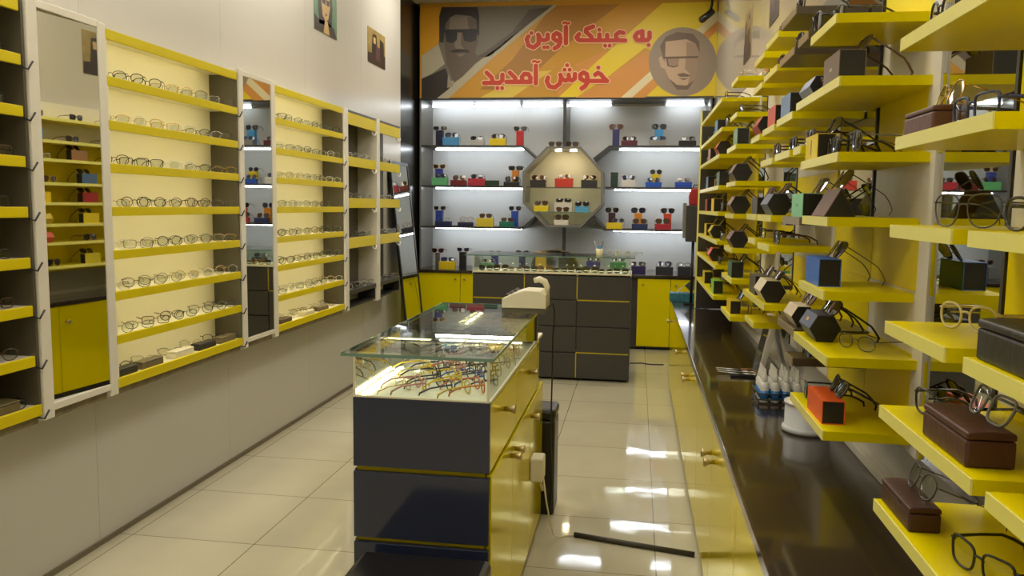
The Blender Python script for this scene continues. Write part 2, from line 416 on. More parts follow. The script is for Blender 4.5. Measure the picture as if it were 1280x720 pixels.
for j, (y0, y1, w) in enumerate(((6.12,6.77,'dark-backed cabinet nearer camera'),(6.89,7.49,'farthest dark-backed cabinet'))):
    for i, z in enumerate((1.966,1.639,1.324,.903)):
        row_glasses(y0, y1, 4, z, ('bottom shelf, ' if i == 3 else '%s glasses shelf down, ' % ORF[i]) + w, 'eyeglasses in the dark-backed cabinets', .05, .5, [('silver','silver'),('black','black'),('grey','grey'),('clear','pale clear')])
# cases along the bottom shelves
for y, col, nm in ((3.285,(34,28,24),'black'),(3.49,(104,92,66),'grey-brown'),(3.765,(226,218,190),'cream white'),(3.99,(38,32,26),'dark brown'),(4.21,(112,98,68),'olive')):
    hard_case('%s glasses case lying on the bottom shelf of the lit cabinet between mirrors' % nm, (XF-.045,y,.8095), .17, .055, .035, col, PI/2, 'cases on the bottom shelf between the mirrors')
for y, col, nm in ((4.97,(92,70,48),'brown'),(5.35,(216,206,170),'cream'),(5.62,(120,104,74),'olive grey')):
    hard_case('%s glasses case on the bottom shelf of the far lit cabinet' % nm, (XF-.04,y,.8095), .17, .055, .03, col, PI/2, 'cases on the bottom shelf beyond the mirrors')
hard_case('wide olive display case on the bottom shelf of the unlit cabinet', (XF-.07,2.52,.8095), .26, .10, .04, (104,92,58), PI/2)

# leaning mirror at the end of the left wall
o = thing('leaning_mirror', 'tall black-framed mirror leaning on the end of the left wall', 'mirror', (-2.18, 7.66, 0)); o.rotation_euler = (0, -.105, 0)
B('mirror_glass', MIRR, o, -.018, -.012, .03, .60, .03, 2.0)
mf = MB()
for a in ((0,.63,0,.03),(0,.63,2.0,2.03)): mf.box(-.03,-.006,a[0],a[1],a[2],a[3])
for a in (0,.60): mf.box(-.03,-.006,a,a+.03,.03,2.0)
mf.build('frame', BLACK, o); B('backing', BLACK, o, -.03,-.0185,.03,.60,.03,2.0)

# posters on the left wall
def poster(label, pts, kind, nx):
    """pts: near/far y and bottom/top z on a side wall; nx = +1 faces +x"""
    y0, y1, z0, z1, x = pts
    o = thing('wall_poster', label, 'poster', (x, (y0+y1)/2, (z0+z1)/2))
    w, h = (y1-y0)/2, (z1-z0)/2
    bgm = mat('poster_'+kind, {'green':(96,132,104),'sepia':(150,128,72),'tan':(150,136,92)}[kind], .5, noise=.5, scale=9)
    B('sheet', bgm, o, 0 if nx > 0 else -.004, .004 if nx > 0 else 0, -w, w, -h, h)
    m = MB(); f = lambda k, P: [(nx*(.0045+.0006*k), a*w, b*h) for a, b in P]
    if kind == 'green':
        m.poly(f(1,[(-.55,.95),(.45,.95),(.6,.2),(.5,-.6),(-.6,-.7),(-.7,.3)]),0)
        m.poly(f(2,[(-.3,.75),(.3,.75),(.38,.2),(.2,-.35),(-.05,-.5),(-.3,-.3),(-.4,.2)]),1)
        m.poly(f(3,[(-.36,.42),(-.03,.40),(-.05,.18),(-.33,.2)]),0); m.poly(f(3,[(.03,.40),(.34,.42),(.31,.2),(.06,.18)]),0)
        m.poly(f(3,[(-.15,-.18),(.12,-.18),(.0,-.28)]),2); m.poly(f(1,[(-1,-1),(1,-1),(.7,-.6),(.1,-.45),(-.6,-.55),(-1,-.4)]),0)
        m.poly(f(4,[(-.1,-.45),(.12,-.45),(.3,-1),(-.25,-1)]),1)
    else:
        m.poly(f(1,[(-1,-1),(1,-1),(1,-.2),(.2,-.35),(-1,-.45)]),0); m.poly(f(2,[(-.5,.7),(-.05,.75),(.05,-.4),(-.6,-.5)]),0)
        m.poly(f(2,[(.35,.65),(.8,.55),(.85,-.5),(.3,-.5)]),0); m.poly(f(3,[(-.1,.1),(.3,.1),(.4,-.7),(-.15,-.7)]),2); m.poly(f(3,[(-.42,.55),(-.15,.55),(-.15,.2),(-.4,.2)]),1)
    m.build('printed_picture', [mat('print_dark',(52,40,32),.5,noise=.2), mat('print_skin',(190,160,104),.5,noise=.2), mat('print_muted',(84,56,58),.5,noise=.2)], o)
poster('green-toned portrait poster high on the left wall, cut by the photo top', (5.89,6.35,2.9,3.27,XL), 'green', 1)
poster('small sepia poster on the left wall nearer the banner', (7.11,7.61,2.87,3.18,XL), 'sepia', 1)
poster('small poster on the right wall above the shelves, nearest the banner', (6.3,6.7,2.72,3.1,XR), 'sepia', -1)
poster('pale poster on the right wall above the shelves, farther from the banner', (5.1,5.45,2.74,3.2,XR), 'tan', -1)

# ================================================================== BACK WALL UNIT
YU = 9.2
bu = thing('back_wall_unit', 'tall white-backed shelving unit across the back wall under the banner', 'shelving')
zt = 2.79
B('side_panel', mat('grey_side_board',(120,118,112),.3,noise=.05), bu, -2.52, -2.5, YU, YB-.012, .845, zt)
B('side_panel', mat('grey_side_board',(120,118,112),.3), bu, .76, .78, YU, YB-.012, .845, zt)
B('back_board', COOLW, bu, -2.5, .76, YB-.012, YB-.002, .845, zt)
B('top_board', DARK, bu, -2.52, .78, YU, YB-.012, zt, zt+.015)
xd0, xd1 = at(704,150,y=YU).x, at(708,150,y=YU).x
B('divider', DARK, bu, xd0, xd1, YU, YB-.013, 2.272, zt)
rowz = [at(600,181.5,y=YU).z, at(600,232,y=YU).z, at(600,283.5,y=YU).z]
RX = [((540,653),(762,876)), ((540,653),(757,876)), ((540,652),(757,876))]
for i, z in enumerate(rowz):
    for s, (a, b) in enumerate(RX[i]):
        x0 = -2.5 if s == 0 else at(a,200,y=YU).x; x1 = .76 if s else at(b,200,y=YU).x
        B('shelf', DARK, bu, x0, x1, YU, YB-.013, z-.02, z)
        B('light_tube', LEDC, bu, x0+.1, x1-.03, YU+.30, YU+.318, z-.036, z-.0205)
def diag(pa, pb, m=DARK):
    a, b = at(*pa, y=YU), at(*pb, y=YU); n = Vector((-(b-a).z, 0, (b-a).x)).normalized()*.018
    MB().prism([a, b, b-n if n.z > 0 else b+n, a-n if n.z > 0 else a+n], (0, YB-.014-YU, 0)).build('slanted_board', m, bu)
diag((653,181.5),(669,196)); diag((762,181.5),(741,198)); diag((652,285),(668,270)); diag((757,286),(740,270))
zl = at(600,132.5,y=YU+.40).z
for a, b in ((541,592),(594,650),(654,703),(710,764),(833,880)):
    B('light_tube', LEDT, bu, at(a,130,y=YU+.4).x, at(b,130,y=YU+.4).x, YU+.39, YU+.41, zl-.012, zl+.012)
B('unlit_tube', STEEL, bu, at(766,130,y=YU+.4).x, at(831,130,y=YU+.4).x, YU+.39, YU+.41, zl-.012, zl+.012)
# octagonal niche
oc = thing('octagonal_display_niche', 'dark octagonal niche in the middle of the back shelving', 'display niche')
OP = [at(a,b,y=YU) for a, b in ((683.5,183),(726,183),(754,214.5),(754,256.5),(726,284.5),(682,284),(653.5,254),(653.5,214.5))]
cx_, cz_ = sum(p.x for p in OP)/8, sum(p.z for p in OP)/8
fr = MB()
for i in range(8):
    a, b = OP[i], OP[(i+1) % 8]
    ia = Vector((cx_+(a.x-cx_)*.94, YU, cz_+(a.z-cz_)*.94)); ib = Vector((cx_+(b.x-cx_)*.94, YU, cz_+(b.z-cz_)*.94))
    fr.prism([a, b, ib, ia], (0, .40, 0))
fr.build('frame', mat('niche_frame',(118,116,110),.3,noise=.06), oc)
MB().prism([Vector((cx_+(p.x-cx_)*.95, YU+.40, cz_+(p.z-cz_)*.95)) for p in OP], (0,.012,0)).build('back_panel', mat('niche_back',(214,206,180),.5,noise=.04), oc)
zs1, zs2 = at(705,234,y=YU).z, at(705,264.8,y=YU).z
for z, k in ((zs1,.93),(zs2,.74)): MB().box(cx_-.455*k, cx_+.455*k, YU+.01, YU+.395, z-.008, z).build('glass_shelf', GLASS, oc); 
for z, k in ((zs1,.93),(zs2,.74)): B('shelf_edge', GEDGE if z == zs2 else DARK, oc, cx_-.455*k, cx_+.455*k, YU+.004, YU+.0095, z-.009, z)
for px in (697,716):
    x = at(px,186,y=YU).x
    MB().lathe([(.035,0),(.035,.012)],(x,YU+.12,OP[0].z-.045),14).build('spotlight', SPOT, oc)
B('support_post', DARK, oc, at(703,300,y=YU+.1).x, at(707,300,y=YU+.1).x, YU+.1, YU+.14, .845, OP[4].z)

# base cabinets under the unit
bl = thing('base_cabinet', 'yellow base cabinet in the back left corner under the shelving', 'cabinet')
B('carcass', DARK, bl, -2.5, -1.5, 9.08, YB-.002, 0.02, .815)
for a, b in ((-2.495,-2.0),(-1.995,-1.505)): 
    d = B('door', YEL, bl, a, b, 9.06, 9.079, .06, .808, .002); MB().lathe([(.008,0),(.012,.02),(.0,.022)],(0,0,0),12).build('knob', KNOB, d, (b-.05 if a < -2.1 else a+.05, 9.06, .74)).rotation_euler = (PI/2,0,0)
B('worktop', STONE, bl, -2.5, -1.5, 9.04, YB-.002, .816, .843, .002)
brc = thing('base_cabinet', 'yellow base cabinet in the back right corner beside the long counter', 'cabinet')
B('carcass', DARK, brc, -.05, .79, 9.08, YB-.002, 0.02, .815)
for a, b in ((.03,.39),(.395,.785)):
    d = B('door', YEL, brc, a, b, 9.06, 9.079, .04, .80, .002); MB().lathe([(.008,0),(.013,.02),(.0,.022)],(0,0,0),12).build('knob', KNOB, d, (a+.055, 9.06, .735)).rotation_euler = (PI/2,0,0)
B('worktop', STONE, brc, -.05, .79, 9.04, YB-.002, .816, .843, .002)
bm_ = thing('base_cabinet', 'dark base cabinet behind the glass-topped chest at the back', 'cabinet')
B('carcass', DARK, bm_, -1.498, -.052, 9.08, YB-.002, 0.02, .815); B('worktop', STONE, bm_, -1.498, -.052, 9.04, YB-.002, .816, .843, .002)

# ---- items of the back unit, by where they stand
GB = 'boxes on the back shelves'; GS = 'sunglasses on the back shelves'
def bx(px0, px1, py0, z, col, label, yy=9.30, dep=.062, py1=None, ends=None):
    a, b = at(px0, 200, y=yy-dep/2).x, at(px1, 200, y=yy-dep/2).x
    h = at((px0+px1)/2, py0, y=yy-dep/2).z - z
    return case_box(label, ((a+b)/2, yy, z), (b-a, dep, h), col, None, 0, GB), (a+b)/2, z+h
def ub(px0, px1, py0, z, col, label, yy=9.40):
    a, b = at(px0, 200, y=yy).x, at(px1, 200, y=yy).x
    h = at((px0+px1)/2, py0, y=yy).z - z
    upright_box(label, ((a+b)/2, yy, z), b-a, .07, h, col, GB); return (a+b)/2, z+h
def sg(x, z, st, fc, lc, label, yy=9.30, pitch=None, sc=1.12):
    h = .06
    glasses(st, fc, lc, (x, yy+.018, z+.0008), 0, label, GS, -.35 if pitch is None else pitch, None, True, sc)
W1, W2, W3 = rowz; WC = .8435
def combo(px0, px1, py0, z, col, bl_, st, fc, lc, gl, yy=9.30, gx=None):
    _, x, zt_ = bx(px0, px1, py0, z, col, bl_, yy)
    sg(x if gx is None else at(gx,200,y=yy).x, zt_, st, fc, lc, gl, yy)
def ucombo(px0, px1, py0, z, col, bl_, st, fc, lc, gl, yy=9.42):
    x, zt_ = ub(px0, px1, py0, z, col, bl_, yy); sg(x, zt_, st, fc, lc, gl, yy-.02, -.03)
TL = 'top left back shelf'; ML = 'middle left back shelf'; LL = 'lower left back shelf'
TR = 'top right back shelf'; MR = 'middle right back shelf'; LR = 'lower right back shelf'
ucombo(545.5,554,163,W1,(34,36,66),'navy upright box at the left end of the '+TL,'shield','white','dark','white-framed sunglasses on the navy upright box, '+TL)
combo(553,573,171.5,W1,(86,158,214),'light blue box on the '+TL,'big','black','blue','dark sunglasses on the light blue box, '+TL)
combo(585,604,175,W1,(196,192,188),'zebra-patterned white box on the '+TL,'wayfarer','black','dark','black square sunglasses on the white patterned box, '+TL)
combo(611,632,173,W1,(232,204,20),'yellow box on the '+TL,'aviator','navy','brown','aviator sunglasses on the yellow box, '+TL)
ucombo(645.5,654,164,W1,(200,36,40),'tall red upright box on the '+TL,'cat','brown','dark','cat-eye sunglasses on the tall red box, '+TL)
ucombo(545,553,211,W2,(58,70,160),'violet-blue upright box on the '+ML,'cat','yellow','brown','yellow-framed sunglasses on the violet-blue box, '+ML)
combo(539.6,559,222,W2,(110,190,130),'mint green box at the left end of the '+ML,'round','black','dark','round black sunglasses on the mint green box, '+ML)
combo(563,582.5,225,W2,(126,40,38),'brick red box on the '+ML,'big','gold','brown','gold sunglasses on the brick red box, '+ML)
combo(585,606,223,W2,(190,52,66),'crimson patterned box on the '+ML,'wayfarer','black','dark','black sunglasses on the crimson patterned box, '+ML)
bx(605.8,623,225.5,W2,(34,66,48),'dark green box without glasses on the '+ML, 9.33)
ucombo(641,648.5,213,W2,(226,140,30),'orange upright box on the '+ML,'shield','black','dark','black sunglasses on the orange upright box, '+ML)
hc = hard_case('black rounded case at the right end of the '+ML, (at(640,200,y=9.29).x, 9.29, W2), .18, .07, .05, (26,26,28))
sg(at(640,200,y=9.29).x, W2+.053, 'big','black','dark','dark sunglasses on the black rounded case, '+ML, 9.29)
ucombo(545.5,554,263,W3,(46,66,160),'blue upright box at the left end of the '+LL,'cat','white','dark','black and white sunglasses on the blue upright box, '+LL, 9.44)
combo(544,564,276.5,W3,(38,46,88),'navy box on the '+LL,'round','silver','clear','round clear eyeglasses on the navy box, '+LL)
hard_case('dark navy rounded case on the '+LL, (at(582.5,200,y=9.3).x, 9.3, W3), .18, .065, .05, (34,38,62))
sg(at(583,200,y=9.3).x, W3+.053, 'big','pink','clear','pink clear eyeglasses on the dark navy case, '+LL)
combo(596,617,272.5,W3,(228,204,60),'pale yellow box on the '+LL,'wayfarer','tortoise','brown','tortoiseshell sunglasses on the pale yellow box, '+LL)
combo(625,643,277,W3,(34,116,92),'teal green box on the '+LL,'square','brown','brown','brown square sunglasses on the teal green box, '+LL)
ucombo(640.5,648.5,264,W3,(44,86,196),'bright blue upright box on the '+LL,'aviator','white','blue','white-framed sunglasses on the bright blue box, '+LL)
# niche
NI = 'octagonal niche'
combo(663,682.5,225,zs1,(40,36,34),'black box at left of the upper shelf, '+NI,'big','gold','brown','gold sunglasses on the left black box, '+NI)
combo(694,716.5,223,zs1,(206,58,40),'red box in the middle of the upper shelf, '+NI,'wayfarer','gold','brown','gold brown sunglasses on the red box, '+NI)
combo(727,747,225,zs1,(48,46,42),'charcoal box at right of the upper shelf, '+NI,'aviator','gold','brown','gold aviator sunglasses on the charcoal box, '+NI)
combo(668,686,257,zs2,(232,206,20),'yellow box on the lower glass shelf, '+NI,'aviator','brown','brown','brown aviator sunglasses on the yellow box, '+NI)
_, x_, z_ = bx(694,716,253,zs2,(228,220,206),'white box on the lower glass shelf, '+NI, 9.36)
sg(x_, z_, 'shield','black','dark','black wraparound sunglasses on top of the white box, '+NI, 9.36)
sg(x_, zs2, 'wayfarer','brown','brown','brown sunglasses in front of the white box, '+NI, 9.25, 0)
combo(720,737,258,zs2,(84,166,214),'light blue box on the lower glass shelf, '+NI,'big','black','dark','black sunglasses on the light blue box, '+NI)
zb_ = OP[4].z + .022
combo(694,712,275,zb_,(224,216,200),'white box on the floor of the '+NI,'big','black','brown','dark sunglasses on the lowest white box, '+NI, 9.28)
for px, fc, lb in ((694,'brown','brown'),(715,'black','black')):
    glasses('aviator', fc, 'brown', (at(px,182,y=9.28).x, 9.28, OP[0].z+.001), 0, '%s-framed sunglasses standing on top of the octagonal niche' % lb, GS, 0, None, True, 1.1)
ucombo(765,773.5,162,W1,(52,52,110),'indigo upright box at the left end of the '+TR,'aviator','red','brown','reddish aviator sunglasses on the indigo upright box, '+TR)
combo(776,796,175.5,W1,(96,30,50),'maroon case box on the '+TR,'wayfarer','brown','dark','brown sunglasses on the maroon box, '+TR)
ucombo(817.5,828,162,W1,(72,160,220),'sky blue upright box on the '+TR,'big','navy','dark','navy sunglasses on the sky blue upright box, '+TR, 9.46)
combo(812,832,175,W1,(150,148,142),'grey box on the '+TR,'shield','navy','blue','navy shield sunglasses on the grey box, '+TR)
hard_case('black rounded case at right of the '+TR, (at(858.5,200,y=9.3).x, 9.3, W1), .19, .07, .06, (30,30,36))
sg(at(859.5,200,y=9.3).x, W1+.062, 'wayfarer','grey','dark','grey sunglasses on the black rounded case, '+TR)
ub(764,773,215.5,W2,(28,58,46),'dark green upright box on the '+MR, 9.34)
combo(777,795,225,W2,(226,222,216),'white box on the '+MR,'aviator','silver','blue','blue-lensed aviator sunglasses on the white box, '+MR)
ucombo(815,826,218,W2,(232,204,24),'yellow upright box on the '+MR,'round','black','dark','round black sunglasses on the yellow upright box, '+MR, 9.44)
combo(808,828,227.5,W2,(40,92,200),'royal blue box in the middle of the '+MR,'round','black','blue','round black sunglasses on the royal blue box, '+MR)
combo(845,866,227.5,W2,(36,84,190),'blue box at right of the '+MR,'wayfarer','clear','brown','pale-framed sunglasses on the right blue box, '+MR)
ucombo(762.5,771,266,W3,(64,26,40),'dark maroon upright box on the '+LR,'aviator','silver','dark','silver sunglasses on the dark maroon upright box, '+LR, 9.44)
combo(760,780,278.5,W3,(232,206,20),'yellow box on the '+LR,'round','grey','blue','grey sunglasses on the yellow box, '+LR, gx=775)
ucombo(795,804.5,266.5,W3,(232,146,24),'orange upright box on the '+LR,'big','tortoise','blue','tortoiseshell sunglasses on the orange upright box, '+LR, 9.44)
combo(792,812,280,W3,(44,56,104),'navy blue box on the '+LR,'big','grey','brown','grey-brown sunglasses on the navy blue box, '+LR)
ucombo(832,841.5,267,W3,(226,84,52),'coral red upright box on the '+LR,'aviator','brown','dark','brown aviator sunglasses on the coral upright box, '+LR, 9.44)
combo(821,841,280,W3,(184,40,58),'red box on the '+LR,'big','black','brown','black sunglasses on the red box, '+LR)
# worktop row
ucombo(545.5,549.5,316,WC,(96,86,78),'slim grey upright stand at the left end of the back worktop','cat','red','dark','red cat-eye sunglasses on the slim grey stand, back worktop')
combo(549,569,327,WC,(230,200,24),'yellow box on the back worktop, left corner','shield','navy','blue','navy shield sunglasses on the yellow box, back worktop', 9.24)
ucombo(575.5,583.5,315,WC,(28,26,30),'black upright box on the back worktop','cat','white','white' if 0 else 'blue','white sunglasses on the black upright box, back worktop')
ucombo(616,624,319,WC,(70,76,170),'blue upright box behind the left of the glass-topped chest','wayfarer','yellow','blue','yellow and black sunglasses on the blue box behind the chest')
ucombo(651,658,319,WC,(50,48,110),'indigo upright box behind the glass-topped chest','cat','black','dark','black and white sunglasses on the indigo box behind the chest')
combo(736,753,327,WC,(76,70,160),'purple box behind the right of the glass-topped chest','round','black','dark','round black sunglasses on the purple box behind the chest')
combo(766,786,328,WC,(70,150,72),'green box behind the right of the glass-topped chest','big','white','dark','white-framed sunglasses on the green box behind the chest')
combo(791,811,333,WC,(44,36,86),'deep purple box right of the glass-topped chest','shield','grey','dark','grey shield sunglasses on the deep purple box', 9.2)
combo(824,846,334,WC,(46,46,54),'charcoal box on the back worktop at right','big','black','blue','dark sunglasses on the charcoal box, back worktop', 9.15)
combo(852,868,334,WC,(44,44,52),'slate box at the right end of the back worktop','square','black','clear','black square eyeglasses on the slate box, back worktop', 9.15)
combo(601,618,329,WC,(120,176,120),'pale green box behind the left end of the glass-topped chest','wayfarer','white','dark','white sunglasses on the pale green box behind the chest', 9.2)

# ================================================================== BANNER
YN = 9.17
bn = thing('banner_sign', 'wide yellow printed shop banner across the top of the back wall', 'banner')
A, D_ = at(525,9,y=YN), at(898,122,y=YN)
B('board', mat('banner_amber',(196,142,34),.45,noise=.06,scale=2), bn, -2.51, .795, YN, YN+.03, 2.812, ZC-.004)
B('bottom_edge', DARK, bn, -2.51, .795, YN-.002, YN+.03, 2.795, 2.811)
BAN = {'gold':(210,150,6),'photo':(112,104,92),'photod':(82,72,60),'lightg':(176,166,140),'brown':(164,112,34),'orange':(206,140,60),'yellow':(226,198,30),'pale':(216,186,70),'white':(222,208,166),
       'hair':(38,32,28),'skin':(96,82,68),'skinl':(126,112,94),'suit':(46,38,34),'lens':(28,24,22),'disc':(150,132,114),'dhair':(112,92,76),'face':(192,162,134),'faced':(160,134,112),'line':(104,84,70),'shirt':(150,140,122)}
BK = list(BAN); BMATS = [mat('banner_'+k, BAN[k], .45, noise=.05, scale=4) for k in BK]
bp_ = MB()
def bpoly(k, lay, pts): bp_.poly([at(a, b, y=YN-.0008*lay) for a, b in pts][::-1], BK.index(k))
bpoly('brown',1,[(690,7),(775,5),(700,62),(672,88),(640,112),(600,112),(640,75)])
bpoly('orange',1,[(760,62),(720,122),(700,122),(690,108),(720,80)])
bpoly('yellow',2,[(828,4),(896,2),(896,122),(775,122),(835,70),(806,60),(780,80),(728,122),(698,122),(745,78)])
bpoly('orange',3,[(812,62),(832,72),(778,122),(720,122)])
bpoly('pale',2,[(660,90),(690,88),(640,122),(600,122)])
bpoly('white',4,[(897,14),(897,26),(790,122),(776,122)])
bpoly('orange',4,[(897,26),(897,38),(806,122),(790,122)])
bpoly('gold',2,[(526,10),(556,9),(553,40),(546,55),(527,70)])
bpoly('photo',3,[(556,9),(692,6),(650,38),(612,72),(590,94),(556,123),(527,123),(527,70),(548,56)])
bpoly('photod',4,[(640,40),(662,12),(690,8),(648,40),(614,70),(590,74),(605,66)])
bpoly('lightg',4,[(692,6),(697,6),(612,76),(561,123),(545,123),(560,105),(602,74)])
bpoly('lightg',4,[(527,70),(548,55),(556,80),(540,92),(527,98)])
bpoly('suit',5,[(527,99),(557,85),(562,100),(566,106),(560,112),(546,123),(527,123)])
bpoly('shirt',6,[(560,92),(565,104),(568,100),(566,108),(559,110)])
bpoly('skin',5,[(556,56),(558,80),(563,92),(567,104),(578,96),(596,78),(601,74),(594,66),(596,50)])
bpoly('skin',6,[(551,44),(555,52),(557,66),(563,76),(572,80),(584,78),(592,70),(597,54),(599,40),(598,22),(554,22)])
bpoly('skinl',7,[(563,22),(584,20),(586,36),(577,40),(576,56),(581,62),(571,64),(568,56),(572,40),(561,36)])
bpoly('hair',7,[(549,52),(549,20),(552,9),(597,9),(599,20),(599,44),(597,44),(595,24),(588,20),(570,18),(562,22),(557,30),(554,54)])
bpoly('lens',8,[(556,38),(572,39),(571,50),(565,54),(558,52)]); bpoly('lens',8,[(578,39),(597,37),(595,50),(588,53),(580,51)]); bpoly('lens',8,[(555,37),(598,36),(598,40),(555,41)])
bpoly('hair',8,[(562,64),(572,61),(584,62),(588,66),(578,65),(567,66)]); bpoly('skinl',8,[(570,68),(582,67),(576,71)])
cxb, cyb = 853.5, 77
bpoly('disc',6,[(cxb+42.5*math.cos(2*PI*i/40), cyb+43*math.sin(2*PI*i/40)) for i in range(40)])
bpoly('dhair',7,[(829,72),(825,58),(832,46),(846,40),(866,42),(874,52),(875,66),(870,56),(858,50),(840,52),(834,60),(832,74)])
bpoly('face',8,[(832,52),(840,51),(858,49),(870,55),(873,70),(872,86),(868,100),(858,107),(846,106),(836,98),(831,86),(826,84),(823,72),(827,70),(831,78)])
bpoly('faced',9,[(858,52),(870,55),(873,70),(872,86),(868,100),(860,106),(862,92),(856,86),(858,72)])
for q in ([(832,72),(849,73),(848,81),(842,83),(834,81)],[(857,73),(871,72),(870,81),(862,83),(857,81)]): bpoly('faced',10,q)
for q in ([(829,71),(873,70),(873,72.5),(829,73.5)],[(833,73),(834.5,73),(836,82),(834,82)],[(834,81),(842,83),(848,81),(848,82.5),(842,84.5),(834,82.5)]): bpoly('line',11,q)
bpoly('dhair',10,[(846,93),(854,91),(863,94),(860,96),(850,96)]); bpoly('line',10,[(848,98),(861,98),(855,100)]); bpoly('dhair',9,[(836,98),(846,106),(858,107),(868,100),(860,112),(846,112)])
bp_.build('printed_artwork', BMATS, bn)
# lettering strokes (crop frame -> photo frame)
T1 = lambda x, y: (650+.1406*x, 20+.1406*y); T2 = lambda x, y: (595+.1406*x, 70+.1406*y)
S1 = [[(1152,150),(1152,192),(1135,214),(1085,216)],[(1088,216),(1040,214),(1022,184),(1042,152),(1088,136),(1088,216)],
      [(920,150),(885,142),(852,168),(858,200),(880,214)],[(935,216),(530,216)],[(775,168),(775,214)],[(706,165),(706,214)],
      [(646,214),(632,182),(586,140),(590,116),(650,94)],[(560,216),(516,210),(502,190),(525,162)],
      [(408,98),(408,242)],[(360,205),(352,166),(325,152),(300,168),(298,200),(322,220),(355,216)],[(358,190),(358,235),(340,268),(308,288)],
      [(246,166),(246,205),(215,216),(185,210),(162,166)],[(166,178),(166,245),(120,280),(75,262),(60,204),(74,182)]]
D1 = [(1143,258),(705,122),(757,264),(797,264),(215,278),(247,278),(102,152)]
M1 = [[(386,62),(404,56),(420,68),(438,62)]]
S2 = [[(1060,166),(1085,150),(1112,164),(1136,196),(1165,222)],[(1165,222),(985,222)],[(990,208),(986,162),(956,146),(928,166),(928,200),(960,220),(1000,220)],[(992,190),(992,235),(970,268),(940,288)],
      [(880,160),(878,200),(852,218),(828,206),(824,168)],[(824,206),(795,218),(766,206),(750,168)],[(756,190),(745,245),(700,280),(652,270),(630,226),(640,192)],
      [(532,88),(532,242)],[(478,226),(486,195),(466,162),(430,158),(408,186),(412,226)],[(485,230),(272,230)],[(300,148),(346,192),(356,228)],
      [(235,166),(235,215),(212,238),(72,240)],[(95,148),(140,192),(150,236)]]
D2 = [(1088,103),(810,82),(787,122),(833,122),(190,285),(232,285)]
M2 = [[(505,50),(524,45),(545,56),(564,49)]]
def strokes(mb, S, D, M, T, hw, dr, mw, lay):
    caps = []
    for L, w in [(q, hw) for q in S] + [(q, mw) for q in M]:
        P = [T(*p) for p in L]
        caps += [(a, b, w) for a, b in zip(P, P[1:])]
    caps += [(T(*d), T(*d), dr) for d in D]
    lo = min(min(a[1], b[1])-w for a, b, w in caps); hi = max(max(a[1], b[1])+w for a, b, w in caps); step = .3
    for r in range(int((hi-lo)/step)+1):
        v = lo + (r+.5)*step; iv = []
        for a, b, w in caps:
            xs = []
            for c in (a, b):
                q = w*w-(v-c[1])**2
                if q > 0: xs += [c[0]-q**.5, c[0]+q**.5]
            dx, dy = b[0]-a[0], b[1]-a[1]; l = math.hypot(dx, dy)
            if l > 1e-6:
                nx, ny = -dy/l*w, dx/l*w
                Q = [(a[0]+nx,a[1]+ny),(b[0]+nx,b[1]+ny),(b[0]-nx,b[1]-ny),(a[0]-nx,a[1]-ny)]
                for p, q in zip(Q, Q[1:]+Q[:1]):
                    if (p[1]-v)*(q[1]-v) < 0: xs.append(p[0]+(q[0]-p[0])*(v-p[1])/(q[1]-p[1]))
            if xs: iv.append((min(xs), max(xs)))
        iv.sort(); run = None; out = []
        for x0, x1 in iv:
            if run and x0 <= run[1]: run[1] = max(run[1], x1)
            else: run = [x0, x1]; out.append(run)
        for x0, x1 in out:
            mb.poly([at(p, q, y=YN-lay) for p, q in ((x0,v+step/2),(x1,v+step/2),(x1,v-step/2),(x0,v-step/2))])
ol = MB(); rd = MB()
for S, D, M, T in ((S1,D1,M1,T1),(S2,D2,M2,T2)):
    strokes(ol, S, D, M, T, 4.0, 3.7, 2.6, .012); strokes(rd, S, D, M, T, 2.8, 2.5, 1.5, .0135)
ol.build('lettering_outline', mat('letter_cream',(236,190,140),.5,noise=.03), bn)['label'] = 'cream outline of the lettering'
rd.build('lettering', mat('letter_red',(192,52,24),.5,noise=.03), bn)['label'] = 'red Persian welcome lettering'

# security camera by the banner
o = thing('security_camera', 'black bullet security camera hanging by the right end of the banner', 'camera', (.70, 8.95, 3.62))
MB().tube([(-.09,-.02,-.055),(-.02,0,0),(.03,.01,.045)], .036, 12).build('camera_body', BLKG, o); MB().tube([(.0,0,.03),(.02,.02,.12),(.02,.02,.249)], .014, 8).build('bracket', BLACK, o)
MB().tube([(-.094,-.021,-.059),(-.098,-.023,-.0625)], .028, 12).build('front_glass', DARKL, o)

# ================================================================== CHEST (back counter with glass case)
X0, X3, YC0, YC1 = -1.49, -.034, 7.28, 7.83
ch = thing('glass_topped_chest', 'dark chest of drawers with a lit glass case on top, before the back wall', 'showcase')
B('carcass', DARK, ch, X0, X3, YC0+.022, YC1, .02, .965)
mw = (X3-X0)/3
for k in range(3):
    for r in range(4):
        z0 = .025+r*.242
        g = .008
        B('drawer_front', DARK, ch, X0+k*mw+.004, X0+(k+1)*mw-.004, YC0, YC0+.021, z0, z0+.242-.012, .002)
x1_, x2_ = X0+mw, X0+2*mw
for a in ((x1_-.006,x1_+.006,.755,.96),(x2_-.006,x2_+.006,.755,.96),(x2_-.006,x2_+.006,.03,.255),(x2_,X3-.01,.741,.753),(x2_,X3-.01,.257,.269),(X0+.01,x1_,.741,.753)):
    B('seam_strip', YELM, ch, a[0], a[1], YC0+.004, YC0+.0215, a[2], a[3])
B('case_bed', CREAM, ch, X0, X3, YC0, YC1, .966, .985)
B('added_glow_lip', CREAM, ch, X0, X3, YC0, YC0+.005, .9852, .996)  # added lip: hides the light strip, its cream stands for the glow line
B('glass_top', GLASS, ch, X0-.07, X3+.03, YC0-.02, YC1+.02, 1.134, 1.142); B('glass_edge', GEDGE, ch, X0-.07, X3+.03, YC0-.0225, YC0-.0203, 1.133, 1.143)
